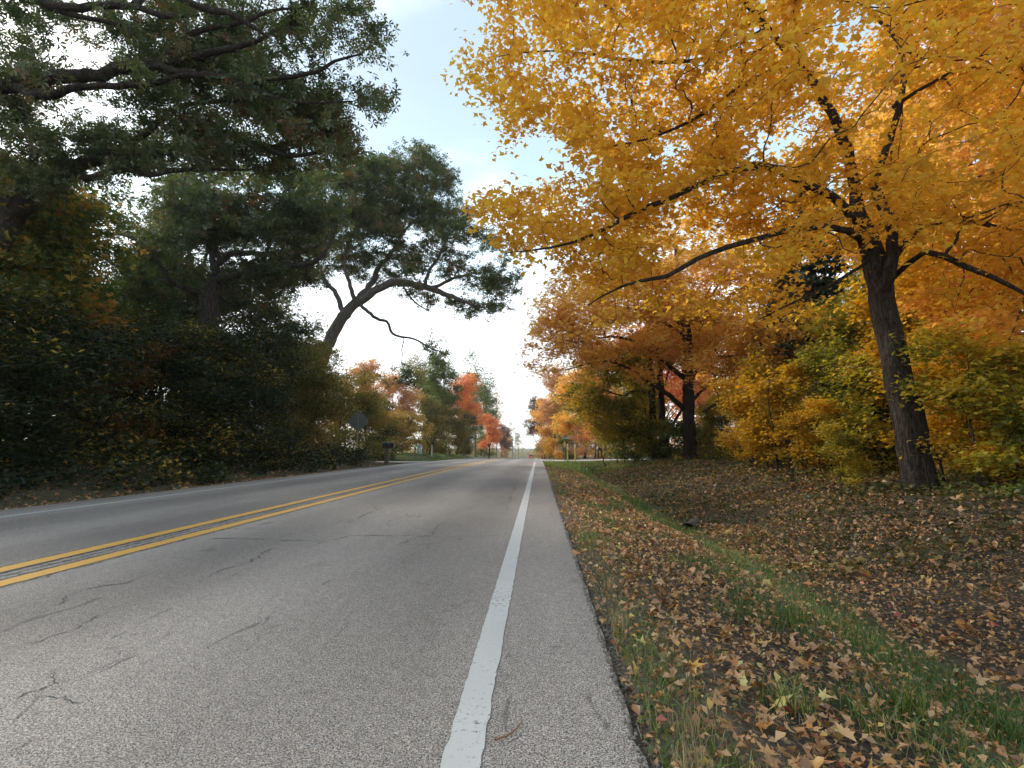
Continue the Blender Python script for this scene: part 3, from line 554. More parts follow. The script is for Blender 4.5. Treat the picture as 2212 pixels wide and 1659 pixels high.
o3.path(c3_([(375, 1140), (330, 1030, 29.3), (270, 960, 29.6), (240, 880, 29.8), (180, 760, 30)]), [.16, .14, .12, .10, .04])
o3.path(c3_([(445, 1080), (410, 960, 28.7), (380, 850, 28.5), (420, 700, 28.3), (500, 560, 28.2)]), [.14, .12, .10, .08, .03])
o3.path(c3_([(485, 1105, 28.9), (540, 1150, 28.6), (590, 1185, 28.4), (635, 1195, 28.3), (665, 1265, 28.2), (720, 1285, 28.1), (800, 1300, 28), (900, 1355, 28), (980, 1390, 28), (1040, 1480, 28)]), [.11, .10, .09, .085, .075, .065, .055, .045, .03, .012])
o3.path(c3_([(860, 990, 28.9), (880, 900, 28.5), (930, 830, 28.3), (1000, 700, 28)]), [.12, .10, .08, .03])
o3.path(c3_([(900, 1000, 29), (1000, 950, 28.6), (1100, 920, 28.4), (1200, 940, 28.3)]), [.11, .09, .07, .03])
o3.path(c3_([(700, 720, 30.2), (780, 610, 30), (900, 570, 29.8), (980, 540, 29.8)]), [.09, .08, .06, .03])
o3.path(c3_([(720, 970, 29), (800, 1080, 28.4), (900, 1140, 28.2)]), [.06, .05, .02])
o3.path(c3_([(770, 430, 30.2), (770, 330, 30.2), (800, 240, 30.2)]), [.08, .06, .03])
O3P = [[(640, 400), (700, 350), (745, 345), (800, 350), (840, 335), (870, 310), (920, 315), (965, 345), (985, 370), (975, 400), (1010, 425), (1025, 460), (1010, 490), (1080, 500), (1110, 560), (1130, 590), (1120, 650), (1090, 725), (1050, 700), (1000, 690), (960, 655), (900, 660), (860, 650), (840, 620), (780, 610), (740, 580), (700, 600), (720, 680), (690, 660), (650, 620), (620, 560)],
       [(850, 690), (900, 675), (950, 720), (1000, 750), (1005, 790), (960, 790), (900, 750), (850, 730)], [(820, 800), (880, 770), (930, 790), (925, 860), (870, 900), (830, 880)]]
O3H = [[(880, 470), (930, 500), (900, 540), (860, 520)], [(760, 640), (840, 650), (830, 690), (760, 670)], [(880, 620), (1000, 600), (1040, 640), (950, 650)]]
e3 = [(tuple(at(760, 470, 29.5)), (5.5, 4.5, 5)), (tuple(at(900, 420, 29.5)), (4, 4, 4)), (tuple(at(980, 590, 28.5)), (4.4, 4, 3)), (tuple(at(930, 730, 28)), (2.2, 1.2, 1.2)), (tuple(at(875, 830, 28)), (1.5, 1.0, 1.6))]
c3 = volume(o3.rg, 1500, e3, O3P, O3H, layer=(.5, .9), thresh=-.06, frame_only=True, keepout=lambda P: (P[:, 1] < 28) & (P[:, 2] < 12.5) & (o3.rg.uniform(0, 1, len(P)) < .8))
o3.grow(c3, tip=.012, maxr=.08)
o3.build('oak_tree', 'tall green oak with a pale curved trunk leaning out over the road on the left', 'tree', tuple(g3), (14, (.30, .30, .18), .245, 'whorl', .5, .45), M['oak'], M['bark_pale'], M['twig'])

# --- orange maple and its neighbours on the right
t4 = Tree(51); Y4 = 24.0; b4 = at(1492, 1003, Y4); b4[2] = h1(b4[0], Y4)-.1
t4.path([b4]+A([(1490, 950), (1487, 860), (1486, 780), (1484, 720), (1470, 655), (1462, 560), (1458, 500)], Y4), [.34, .30, .26, .235, .20, .16, .11, .05], 'trunk', .015)
for P_, r_ in (([(1482, 885), (1433, 845, 23.4), (1382, 811, 22.9), (1338, 788, 22.5), (1301, 780, 22.2), (1220, 800, 22)], [.13, .11, .09, .07, .05, .02]),
               ([(1484, 822), (1450, 795, 23.6), (1421, 768, 23.2), (1370, 737, 22.9), (1318, 728, 22.7), (1240, 740, 22.6)], [.13, .11, .09, .07, .05, .02]),
               ([(1484, 710), (1438, 673, 23.6), (1410, 640, 23.3), (1340, 610, 23)], [.10, .08, .06, .02]), ([(1485, 730), (1440, 700, 23.5), (1380, 670, 23), (1280, 660, 22.8)], [.10, .08, .05, .02]),
               ([(1488, 850), (1505, 800, 23.6), (1550, 775, 23.2), (1640, 765, 23), (1720, 775, 23)], [.11, .09, .07, .05, .02]), ([(1489, 880), (1510, 850, 23.6), (1560, 815, 23.3), (1640, 800, 23), (1740, 860, 23)], [.08, .07, .06, .04, .02]),
               ([(1484, 700), (1520, 660, 24.3), (1560, 600, 24.6), (1590, 520, 24.8)], [.09, .07, .05, .02]), ([(1470, 650), (1430, 600, 24.3), (1400, 520, 24.6)], [.07, .05, .02])):
    t4.path(A(P_, Y4), r_)
P4 = [[(1122, 775), (1150, 700), (1150, 660), (1180, 630), (1200, 590), (1260, 540), (1330, 500), (1420, 470), (1560, 480), (1680, 520), (1790, 600), (1830, 700), (1800, 780), (1760, 850), (1680, 850), (1600, 830), (1540, 850), (1460, 800), (1390, 830), (1330, 800), (1280, 830), (1230, 850), (1200, 870), (1150, 820)]]
H4 = [[(1550, 720), (1640, 715), (1640, 750), (1550, 750)], [(1540, 620), (1600, 610), (1600, 640), (1545, 650)], [(1455, 780), (1520, 780), (1520, 840), (1455, 830)]]
c4 = volume(t4.rg, 1650, [(tuple(at(1450, 640, 23.8)), (8, 3.8, 3.8)), (tuple(at(1300, 740, 22.8)), (4.5, 2.6, 2.2)), (tuple(at(1640, 740, 23.2)), (4.4, 2.6, 2.2))], P4, H4, layer=(.4, 1.2), thresh=-.1, frame_only=True)
t4.grow(c4, tip=.009, maxr=.06)
t4.build('maple_tree', 'orange maple with spreading dark limbs beyond the amber maple on the right', 'tree', tuple(b4), (44, (.36, .36, .15), .17, 'tuft', 1.2, .4), M['orange'], M['bark'], M['twig'])

# --- twin dark trunks left of the orange maple
t5 = Tree(61); Y5 = 27.5; b5 = at(1416, 1003, Y5); b5[2] = h1(b5[0], Y5)-.1
t5.path([b5]+A([(1411, 940), (1409, 860), (1406, 790), (1400, 700), (1390, 620)], Y5), [.21, .185, .175, .165, .13, .06], 'trunk', .012)
t5.path([b5+np.array((.42, .15, 0))]+A([(1431, 940), (1429, 860), (1426, 780), (1440, 700), (1450, 620)], Y5+.15), [.20, .18, .17, .16, .12, .05], 'trunk', .012)
t5.path([b5+np.array((.75, -.1, 0))]+A([(1441, 960), (1452, 920), (1475, 880), (1490, 850)], Y5-.2), [.12, .10, .085, .06, .04], 'trunk', .012)
t5.path([b5+np.array((-.1, -.2, 0))]+A([(1402, 950), (1394, 890), (1385, 850)], Y5-.2), [.07, .06, .045, .03], 'trunk', .012)
for P_ in ([(1408, 850), (1370, 845, 27), (1345, 855, 26.7), (1300, 840, 26.4)], [(1407, 800), (1360, 780, 27), (1310, 770, 26.8)], [(1428, 800), (1470, 760, 27.2), (1520, 740, 27)]): t5.path(A(P_, Y5), [.08, .06, .045, .02][:len(P_)])
c5 = volume(t5.rg, 620, [(tuple(at(1330, 860, 27)), (3.6, 2.4, 2.6)), (tuple(at(1420, 740, 27.5)), (3.6, 2.4, 2.2)), (tuple(at(1360, 930, 26.5)), (2.0, 1.6, 1.2))], [[(1200, 760), (1560, 690), (1560, 820), (1480, 850), (1465, 800), (1395, 800), (1392, 960), (1300, 985), (1240, 960), (1200, 880)]], layer=(.5, 1.2), thresh=-.12, frame_only=True)
t5.grow(c5, tip=.009, maxr=.04)
t5.build('twin_trunk_tree', 'yellow green tree with two close dark trunks left of the orange maple trunk', 'tree', tuple(b5), (40, (.34, .34, .16), .17, 'tuft', 1.0, .4), M['yellowgreen'], M['bark'], M['twig'])
# --- curved bare trunk right of the orange maple
t6 = Tree(62); Y6 = 20.5; b6 = at(1603, 1000, Y6); b6[2] = h1(b6[0], Y6)-.1
t6.path([b6]+A([(1606, 940), (1610, 890), (1622, 840), (1636, 800), (1638, 760), (1630, 715), (1628, 660)], Y6), [.20, .18, .17, .165, .16, .15, .12, .06], 'trunk', .012)
for P_ in ([(1634, 770), (1700, 790, 20.2), (1770, 810, 20), (1830, 830, 20)], [(1612, 880), (1560, 870, 20.2), (1520, 890, 20)], [(1630, 720), (1690, 690, 20.6), (1750, 660, 20.8)]): t6.path(A(P_, Y6), [.08, .06, .045, .02][:len(P_)])
c6 = volume(t6.rg, 420, [(tuple(at(1700, 720, 20.5)), (2.8, 2, 1.6)), (tuple(at(1760, 830, 20)), (1.6, 1.2, .8)), (tuple(at(1560, 800, 20.8)), (1.5, 1.2, 1.0))], None, layer=(.6, 1.4), thresh=-.05)
t6.grow(c6, tip=.008, maxr=.035)
t6.build('curved_trunk_tree', 'tree with a bare curved dark trunk right of the orange maple', 'tree', tuple(b6), (36, (.28, .28, .12), .15, 'tuft', 1.1, .4), M['orange'], M['bark'], M['twig'])

# ------------------------------------------------------------ kinds of background trees
def kind_tree(seed, h=9, spread=3.2, crown_z=.42, n=330, per=44, sig=.30, leaf=.2, tpl='tuft', trunk_r=.16, lumps=9, tsides=3, up=.8, lean=0., up_h=1.0, name='tree', two=False, tip=.008):
    t = Tree(seed); rg = t.rg; top = h*.86; stems = [(0, 0)] if not two else [(-.25, 0), (.25, .1), (.8, -.1)]
    for k, (sx, sy) in enumerate(stems):
        P = [(sx, sy, -.1)]; dx = rg.normal()*.15+lean+sx*.4
        for i in range(1, 6): q = i/5; P.append((sx+dx*q*1.5+rg.normal()*.07*h*.15, sy+rg.normal()*.07*h*.15, top*q))
        t.path(P, [trunk_r*(1.15 if i == 0 else 1-.16*i) for i in range(6)], 'trunk', .01, step=.4)
    el = []
    for i in range(lumps):
        a = rg.uniform(0, 6.283); q = rg.uniform(0, 1); z = h*(crown_z+(1-crown_z)*(i+.5)/lumps)*up_h
        rr = spread*math.sqrt(max(.05, 1-((z/h-crown_z)/(1.02-crown_z)-.38)**2*1.9))*rg.uniform(.45, .8)
        el.append(((math.cos(a)*rr*.75, math.sin(a)*rr*.75, z), (spread*rg.uniform(.38, .6), spread*rg.uniform(.38, .6), h*rg.uniform(.09, .15))))
    for i in range(7):
        e = el[i % lumps]; z0 = max(.2*h, e[0][2]-spread*.7); z0 = min(z0, top*.9)
        q = z0/top; base = np.array([stems[i % len(stems)][0]+0*q, 0, z0]); base = t.paths[i % len(stems)][1][min(len(t.paths[i % len(stems)][1])-1, int(q*len(t.paths[i % len(stems)][1])))]
        e0 = np.array(e[0]); t.path([base, base*.5+e0*.5+rg.normal(size=3)*.15*spread*.5, e0], [trunk_r*.5, trunk_r*.32, trunk_r*.12], 'limb', .03, step=.4)
    C = volume(rg, n, el, layer=(.7, 1.0), thresh=-.2); C = C[C[:, 2] > .25]
    t.grow(C, tip=tip, seg=4, maxr=trunk_r*.3)
    return {'tw': t.twig_mesh(name+'_twigs', np.zeros(3), tsides), 'cr': t.leaf_mesh(name+'_crown', np.zeros(3), per, (sig, sig, sig*.6), leaf, tpl, up, .35),
            'st': [(k, mesh_tris(k, *tube(Q, r, 9 if k == 'trunk' else 5, .1, seed, .4 if k == 'trunk' else 0), smooth=True)) for k, Q, r in t.paths]}
def pine_kind(seed, h=13, spread=2.8):
    t = Tree(seed); rg = t.rg; t.path([(0, 0, -.1), (.05, 0, h*.5), (0, .05, h)], [.17, .12, .02], 'trunk', .01, step=.5); C = []
    z = h*.25
    while z < h*.98:
        r = spread*(1-(z/h-.2)/.82)**.8*rg.uniform(.75, 1.1)
        for k in range(5):
            a = rg.uniform(0, 6.28)
            for q in np.arange(.25, 1.01, .22): C.append((math.cos(a)*r*q+rg.normal()*.1, math.sin(a)*r*q+rg.normal()*.1, z-.12*r*q+rg.normal()*.08))
        z += rg.uniform(.35, .55)
    t.grow(np.array(C), tip=.01, seg=4, maxr=.03)
    return {'tw': t.twig_mesh('pine_twigs', np.zeros(3), 3), 'cr': t.leaf_mesh('pine_crown', np.zeros(3), 22, (.2, .2, .09), .2, 'needle', .6, .5),
            'st': [(k, mesh_tris(k, *tube(Q, r, 9, .08, seed), smooth=True)) for k, Q, r in t.paths]}
K = {}
K['broad'] = kind_tree(101, 11, 4.4, .34, 420, 42, .42, .25)
K['broad2'] = kind_tree(102, 10, 3.8, .30, 380, 42, .40, .24, lumps=11)
K['tall'] = kind_tree(103, 15, 3.6, .38, 420, 40, .45, .27, trunk_r=.2)
K['oakish'] = kind_tree(104, 14, 5.0, .42, 420, 44, .45, .24, 'oak', trunk_r=.28, up=.3)
K['sapling'] = kind_tree(105, 4.6, 1.7, .22, 230, 24, .22, .125, 'maple', trunk_r=.04, lumps=8, up=1.3, tip=.004)
K['sapling2'] = kind_tree(106, 3.2, 1.6, .12, 220, 24, .20, .12, 'maple', trunk_r=.028, lumps=8, up=1.4, two=True, tip=.004)
K['thicket'] = kind_tree(107, 6.0, 2.7, .03, 560, 56, .33, .125, 'oak', trunk_r=.07, lumps=12, up=.4)
K['thicket2'] = kind_tree(108, 5.2, 2.9, .02, 560, 56, .33, .12, 'oak', trunk_r=.06, lumps=12, up=.5, two=True)
K['shrub'] = kind_tree(109, 1.6, 1.2, .05, 160, 28, .16, .085, 'round', trunk_r=.02, lumps=8, up=.4, two=True, tip=.003)
K['multi'] = kind_tree(110, 10, 3.6, .25, 380, 38, .40, .22, trunk_r=.15, two=True)
K['bare'] = kind_tree(111, 12, 2.6, .35, 380, 8, .35, .18, trunk_r=.11, tip=.011)
K['pine'] = pine_kind(112)
def plant(kind, x, y, s, lm, name, label, cat='tree', group=None, bark='bark', rz=None, sz=None, sxy=None, dz=0.):
    k = K[kind]; x = float(x); y = float(y)
    o = empty(name, (x, y, h1(x, y)-.03+dz), label, cat, group, rz=random.uniform(0, 6.28) if rz is None else rz)
    o.scale = ((sxy or s), (sxy or s), (sz or s))
    def put(nm, me, m, **kw):
        if not me.materials: me.materials.append(m)
        c = bpy.data.objects.new(nm, me); COL.objects.link(c); c.parent = o; c.material_slots[0].link = 'OBJECT'; c.material_slots[0].material = m; tagk(c, **kw); return c
    for kk, me in k['st']: put('trunk' if kk == 'trunk' else 'limb', me, M[bark])
    put('twigs', k['tw'], M['twig'] if bark != 'grey' else M['twig_grey'], kind='stuff'); put('crown', k['cr'], M[lm], kind='stuff')
    return o
M['grey'] = M['twig_grey']
def X(px, Y): return float(at(px, 966, Y)[0])
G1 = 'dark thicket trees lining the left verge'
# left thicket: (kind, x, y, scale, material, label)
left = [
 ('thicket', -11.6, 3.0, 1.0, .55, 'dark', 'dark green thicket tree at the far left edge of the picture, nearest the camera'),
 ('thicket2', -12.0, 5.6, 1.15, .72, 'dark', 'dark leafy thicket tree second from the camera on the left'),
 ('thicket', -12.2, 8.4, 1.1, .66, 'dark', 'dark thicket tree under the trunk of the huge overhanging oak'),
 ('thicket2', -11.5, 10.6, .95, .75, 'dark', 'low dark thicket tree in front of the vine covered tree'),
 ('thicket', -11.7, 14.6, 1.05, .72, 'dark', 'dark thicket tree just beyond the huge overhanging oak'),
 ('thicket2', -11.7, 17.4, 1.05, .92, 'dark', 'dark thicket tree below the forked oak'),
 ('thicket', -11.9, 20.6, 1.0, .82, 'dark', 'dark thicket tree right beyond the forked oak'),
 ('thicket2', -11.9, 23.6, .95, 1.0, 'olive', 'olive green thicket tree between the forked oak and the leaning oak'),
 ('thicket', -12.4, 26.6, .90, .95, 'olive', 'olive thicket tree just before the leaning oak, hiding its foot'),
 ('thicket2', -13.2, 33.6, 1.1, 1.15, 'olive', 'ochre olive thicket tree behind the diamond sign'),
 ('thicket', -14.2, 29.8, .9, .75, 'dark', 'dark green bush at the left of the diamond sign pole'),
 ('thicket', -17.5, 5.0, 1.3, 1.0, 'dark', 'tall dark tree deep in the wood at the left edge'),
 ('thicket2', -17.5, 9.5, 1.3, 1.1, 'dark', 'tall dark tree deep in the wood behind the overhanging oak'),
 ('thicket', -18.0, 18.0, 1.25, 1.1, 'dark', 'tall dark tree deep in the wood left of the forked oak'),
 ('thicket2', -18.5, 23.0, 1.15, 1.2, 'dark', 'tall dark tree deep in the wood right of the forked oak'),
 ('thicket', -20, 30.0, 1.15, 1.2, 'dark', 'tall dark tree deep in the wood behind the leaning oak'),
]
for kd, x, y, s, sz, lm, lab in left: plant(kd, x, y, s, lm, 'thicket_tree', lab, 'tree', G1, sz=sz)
plant('broad2', -14.4, 12.4, .82, 'vine', 'vine_covered_tree', 'tree hung with round golden vine leaves at left under the overhanging oak', 'tree')
plant('multi', -16.0, 15.2, .88, 'green', 'green_tree', 'bright green leafy tree behind the golden vine tree', 'tree')
plant('multi', -16.2, 10.6, .72, 'yellowgreen', 'green_tree', 'yellow green tree beside the trunk of the overhanging oak', 'tree')
plant('sapling', -11.6, 12.9, .9, 'rustdark', 'rust_sapling', 'rusty orange sapling low in the dark thicket under the vine covered tree', 'sapling')
plant('multi', -15.6, 6.8, .62, 'dark', 'green_tree', 'dark leafy tree at the left edge rising above the thicket', 'tree')
plant('broad2', -16.4, 9.0, .70, 'dark', 'green_tree', 'dark green tree second from the left edge above the thicket', 'tree')
plant('broad', -19.5, 22.0, .85, 'green', 'green_tree', 'mid green tree filling the gap left of the forked oak', 'tree')
plant('broad', float(X(565, 26)), 27.5, .80, 'oak', 'green_tree', 'dull green tree behind the gap between the two farther oaks', 'tree')
plant('tall', float(X(400, 26)), 26, 1.0, 'oak', 'green_tree', 'dull green tree deep behind the forked oak limbs', 'tree')
plant('bare', float(X(612, 33)), 33, 1.05, 'oak', 'bare_tree', 'thin leafed tree against the bright gap left of the leaning oak trunk', 'tree')
plant('oakish', -22, 20, .85, 'oak', 'oak_tree', 'dull green oak deep in the left wood behind the forked oak', 'tree', bark='bark_oak')
plant('oakish', -19.5, 27, .66, 'oak', 'oak_tree', 'slender dark oak between the forked oak and the leaning oak', 'tree', bark='bark_oak')
plant('tall', -25, 8, .8, 'oak', 'oak_tree', 'tall green tree at far left behind the thicket', 'tree', bark='bark_oak')
# beyond the leaning oak, left
rest = [
 ('broad', X(770, 42), 42, .68, 'pink', 'rust_tree', 'rust pink round tree behind the diamond sign', 'tree', 'bark'),
 ('broad2', X(850, 50), 50, .78, 'pink', 'rust_tree', 'rust brown tree just right of the leaning oak trunk, over the black mailbox', 'tree', 'bark'),
 ('thicket2', X(822, 43), 44.5, .72, 'goldbush', 'golden_bush', 'golden leaved bush right behind the black mailbox', 'bush', 'bark'),
 ('thicket', X(790, 37.5), 38.5, .80, 'dark', 'green_bush', 'dark green bush between the diamond sign and the mailbox', 'bush', 'bark'),
 ('shrub', X(866, 43), 45.5, 2.2, 'goldbush', 'golden_bush', 'bush of dangling yellow leaves beside the utility pedestal', 'bush', 'bark'),
 ('tall', X(955, 58), 58, .76, 'green', 'green_tree', 'tall light green tree left of the orange red maple crown', 'tree', 'bark'),
 ('oakish', X(915, 64), 64, .85, 'olive', 'oak_tree', 'olive brown oak behind the light green tree', 'tree', 'bark_oak'),
 ('thicket', X(915, 52), 53.5, 1.0, 'olive', 'olive_bush', 'tall olive bush beside the white marker post', 'bush', 'bark'),
 ('thicket2', X(965, 58), 59, 1.0, 'olive', 'olive_bush', 'ochre topped bush below the orange red maple crown', 'bush', 'bark'),
 ('thicket', X(1000, 66), 67, .85, 'dark', 'green_bush', 'dark green bush beside the foot of the bare leaning tree', 'bush', 'bark'),
 ('broad', X(986, 70), 70, .95, 'red', 'maple_tree', 'orange red maple high behind the ochre bushes on the left', 'tree', 'bark'),
 ('tall', X(1008, 88), 88, .95, 'olive', 'olive_tree', 'olive tree on the skyline behind the orange red maple', 'tree', 'bark'),
 ('bare', X(1027, 76), 76, 1.35, 'green', 'bare_tree', 'tall nearly bare pale tree rising behind the red maple by the road', 'tree', 'grey'),
 ('broad2', X(1056, 80), 80, .68, 'red', 'maple_tree', 'bright red rounded maple at the roadside on the left', 'tree', 'bark'),
 ('thicket2', X(1045, 92), 92, .9, 'olive', 'olive_bush', 'dark olive bush under the red roadside maple', 'bush', 'bark'),
 ('tall', X(1040, 110), 110, 1.0, 'green', 'green_tree', 'yellow green tree behind the utility pole', 'tree', 'bark'),
 ('broad2', X(1090, 160), 165, .8, 'olive', 'olive_tree', 'hazy olive tree far down the left roadside', 'tree', 'bark'),
 ('bare', X(1072, 118), 118, 1.3, 'pink', 'bare_tree', 'thin pink brown tree on the skyline right of the red maple', 'tree', 'grey'),
 ('broad', X(1084, 135), 135, .75, 'purple', 'purple_tree', 'small purple brown tree beyond the red maple', 'tree', 'bark'),
 ('bare', X(1098, 170), 170, 1.0, 'olive', 'bare_tree', 'faint thin tree in the distance left of the road', 'tree', 'grey'),
 ('bare', X(1113, 230), 230, 1.15, 'olive', 'bare_tree', 'taller of two feathery trees far away on the left of the road', 'tree', 'grey'),
 ('bare', X(1120, 235), 236, 1.0, 'olive', 'bare_tree', 'right hand feathery tree far away nearest the road', 'tree', 'grey'),
 ('thicket', X(1095, 150), 150, .9, 'pink', 'rust_bush', 'pale orange bush far down the left roadside', 'bush', 'bark'),
 # right side, far
 ('broad', X(1262, 52), 52, .82, 'orange', 'orange_tree', 'pale orange tree behind the yellow marker posts', 'tree', 'bark'),
 ('broad2', X(1305, 46), 46, .76, 'red', 'coral_tree', 'coral pink tree behind the right hand marker post', 'tree', 'bark'),
 ('broad', X(1225, 64), 64, 1.0, 'pink', 'rust_tree', 'dusty pink tree over the street name sign', 'tree', 'bark'),
 ('broad2', X(1198, 78), 78, .98, 'orange', 'orange_tree', 'golden orange tree left of the street name sign', 'tree', 'bark'),
 ('broad', X(1172, 92), 92, .95, 'purple', 'purple_tree', 'dark purple brown tree reaching out over the road on the right', 'tree', 'bark'),
 ('shrub', X(1190, 62), 64, 1.5, 'maple', 'yellow_bush', 'bright yellow bush beside the far marker post', 'bush', 'bark'),
 ('thicket', X(1228, 55), 56, .72, 'green', 'green_bush', 'green bush straight behind the street name sign', 'bush', 'bark'),
 ('shrub', X(1207, 50), 52, .55, 'orange', 'orange_shrub', 'small round orange shrub left of the street sign pole', 'bush', 'bark'),
 ('thicket2', X(1176, 110), 112, .8, 'yellowgreen', 'yellow_green_bush', 'pale yellow green bush on the far right roadside', 'bush', 'bark'),
 ('thicket', X(1167, 150), 152, .85, 'yellowgreen', 'yellow_green_bush', 'farthest pale bush beside the red car', 'bush', 'bark'),
 ('broad2', X(1360, 34), 31.5, .62, 'yellowgreen', 'yellow_green_tree', 'low yellow green tree left of the twin trunks', 'tree', 'bark'),
 ('shrub', X(1340, 28), 28.0, 1.25, 'green', 'green_bush', 'dense green bush at the end of the ditch', 'bush', 'bark'),
 ('shrub', X(1410, 27), 27.0, 1.3, 'yellowgreen', 'yellow_green_bush', 'bush at the foot of the twin trunks', 'bush', 'bark'),
 ('shrub', X(1465, 25), 25.0, 1.15, 'green', 'green_bush', 'dark bush left against the orange maple trunk', 'bush', 'bark'),
 ('broad', X(1440, 36), 37, 1.0, 'red', 'red_maple', 'coral red maple showing through the top of the amber leaves', 'tree', 'bark'),
 ('tall', X(1560, 44), 46, .9, 'orange', 'orange_tree', 'orange tree right behind the orange maple', 'tree', 'bark'),
 # right wood
 ('pine', X(1790, 20), 20, .98, 'pine', 'pine_tree', 'dark green pine behind the amber maple trunk on its left', 'tree', 'bark'),
 ('pine', X(1730, 27), 27, 1.05, 'pine', 'pine_tree', 'farther dark pine left of the nearer pine', 'tree', 'bark'),
 ('pine', X(2050, 21), 22, 1.1, 'pine', 'pine_tree', 'dark pine seen in gaps right of the amber maple trunk', 'tree', 'bark'),
 ('sapling', X(1620, 14.5), 14.5, .66, 'yellow', 'maple_sapling', 'yellow sapling at the wood edge right of the orange maple trunk', 'sapling', 'bark'),
 ('sapling2', X(1700, 13.0), 13.0, .82, 'yellow', 'maple_sapling', 'bushy golden sapling midway between the two big maple trunks', 'sapling', 'bark'),
 ('sapling', X(1790, 12.5), 12.5, .70, 'yellowgreen', 'maple_sapling', 'yellow green sapling just left of the amber maple trunk', 'sapling', 'bark'),
 ('sapling2', X(1870, 11.0), 11.0, .78, 'yellowgreen', 'maple_sapling', 'low green gold sapling touching the left of the amber maple trunk', 'sapling', 'bark'),
 ('sapling', X(2080, 10.5), 10.5, .95, 'yellow', 'maple_sapling', 'tall gold sapling just right of the amber maple trunk', 'sapling', 'bark'),
 ('sapling2', X(2040, 8.3), 8.1, .66, 'yellow', 'maple_sapling', 'low amber sapling at the right foot of the amber maple', 'sapling', 'bark'),
 ('sapling', X(2190, 9.2), 9.2, .92, 'orange', 'maple_sapling', 'orange sapling at the right edge of the picture', 'sapling', 'bark'),
 ('sapling2', X(2160, 7.2), 7.4, .72, 'yellowgreen', 'maple_sapling', 'yellow green sapling lowest at the right edge', 'sapling', 'bark'),
 ('sapling', X(1960, 13.5), 13.5, 1.0, 'yellow', 'maple_sapling', 'gold sapling behind the amber maple trunk', 'sapling', 'bark'),
 ('sapling', X(2200, 13), 13.5, 1.25, 'red', 'maple_sapling', 'bright red young maple at the right edge behind the orange sapling', 'sapling', 'bark'),
 ('broad2', X(1900, 17), 17, .62, 'yellowgreen', 'yellow_green_tree', 'yellow green tree inside the wood behind the amber maple', 'tree', 'bark'),
 ('broad', X(2120, 16), 16.5, .66, 'yellow', 'yellow_tree', 'yellow tree inside the wood at the right', 'tree', 'bark'),
 ('sapling2', 6.55, 7.5, .40, 'yellow', 'maple_seedling', 'small gold seedling brushing the right side of the amber maple trunk', 'sapling', 'bark'),
 ('sapling2', 5.15, 8.9, .36, 'yellowgreen', 'maple_seedling', 'small yellow green seedling left of the foot of the amber maple trunk', 'sapling', 'bark'),
 ('sapling2', 7.6, 6.6, .46, 'orange', 'maple_seedling', 'low orange seedling near the right edge in front of the saplings', 'sapling', 'bark'),
 ('sapling2', 5.9, 11.2, .50, 'yellow', 'maple_seedling', 'knee high golden seedling on the bank behind the amber maple', 'sapling', 'bark'),
 ('sapling2', 6.1, 14.2, .55, 'yellow', 'maple_seedling', 'golden seedling at the bank edge between the two big maples', 'sapling', 'bark'),
 ('thicket2', 8.9, 9.6, .42, 'dark', 'dark_bush', 'dark bush in the gap just right of the amber maple trunk', 'bush', 'bark'),
 ('thicket', 7.6, 12.6, .42, 'dark', 'dark_bush', 'dark bush behind the golden saplings left of the amber maple trunk', 'bush', 'bark'),
 ('thicket2', 8.4, 17.0, .5, 'dark', 'dark_bush', 'dark bush in the shade halfway to the orange maple', 'bush', 'bark'),
 ('oakish', 12.2, 8.6, .95, 'pink', 'oak_tree', 'rusty oak added just outside the right edge to shade the wood behind the amber maple', 'tree', 'bark_oak'),  # extra canopy added to keep light off the saplings
 ('oakish', 13.5, 13.5, 1.0, 'orange', 'added_orange_tree', 'tall orange tree added behind the amber maple crown to shade the right wood', 'tree', 'bark_oak'),  # second tree added for the shade it throws on the understory
 ('thicket2', X(1290, 49), 50, .85, 'pink', 'rust_bush', 'dusty rose bush behind the right hand marker post', 'bush', 'bark'),
 ('thicket', X(1335, 44), 46, .8, 'yellowgreen', 'yellow_green_bush', 'yellow green bush filling the gap left of the twin trunks', 'bush', 'bark'),
 ('thicket2', X(1240, 60), 62, .9, 'orange', 'orange_bush', 'low orange bush under the dusty pink tree', 'bush', 'bark'),
 ('thicket', X(1385, 46), 47, .9, 'olive', 'olive_bush', 'olive bush beyond the side road behind the twin trunks', 'bush', 'bark'),
 ('thicket2', X(1200, 84), 86, 1.0, 'pink', 'rust_bush', 'rust bush under the golden orange tree far right', 'bush', 'bark'),
 ('thicket', X(1560, 46), 47, .9, 'olive', 'olive_bush', 'olive bush beyond the side road right of the orange maple', 'bush', 'bark'),
 ('thicket2', X(1650, 46), 48, .9, 'yellowgreen', 'yellow_green_bush', 'yellow green bush far beyond the curved trunk', 'bush', 'bark'),
 ('oakish', X(2150, 19), 19.5, 1.0, 'pink', 'oak_tree', 'tall rusty oak with pale bare limbs in the top right gap', 'tree', 'grey'),
 ('broad2', X(1700, 30), 31, .9, 'orange', 'orange_tree', 'orange brown tree deep in the right wood beyond the pines', 'tree', 'bark'),
 ('thicket', X(1560, 26), 27, .55, 'yellowgreen', 'yellow_green_bush', 'bush just right of the orange maple trunk', 'bush', 'bark'),
 ('thicket2', X(1680, 18.5), 18.5, .55, 'olive', 'olive_bush', 'olive bush behind the golden sapling in the right wood', 'bush', 'bark'),
 ('thicket', X(1800, 24), 25, .75, 'yellowgreen', 'yellow_green_bush', 'tall bush deep between the pines', 'bush', 'bark'),
 ('thicket2', X(2010, 15), 16, .6, 'olive', 'olive_bush', 'olive bush right behind the amber maple trunk', 'bush', 'bark'),
]
for kd, x, y, s, lm, nm, lab, cat, bk in rest: plant(kd, x, y, s, lm, nm, lab, cat, None, bk)

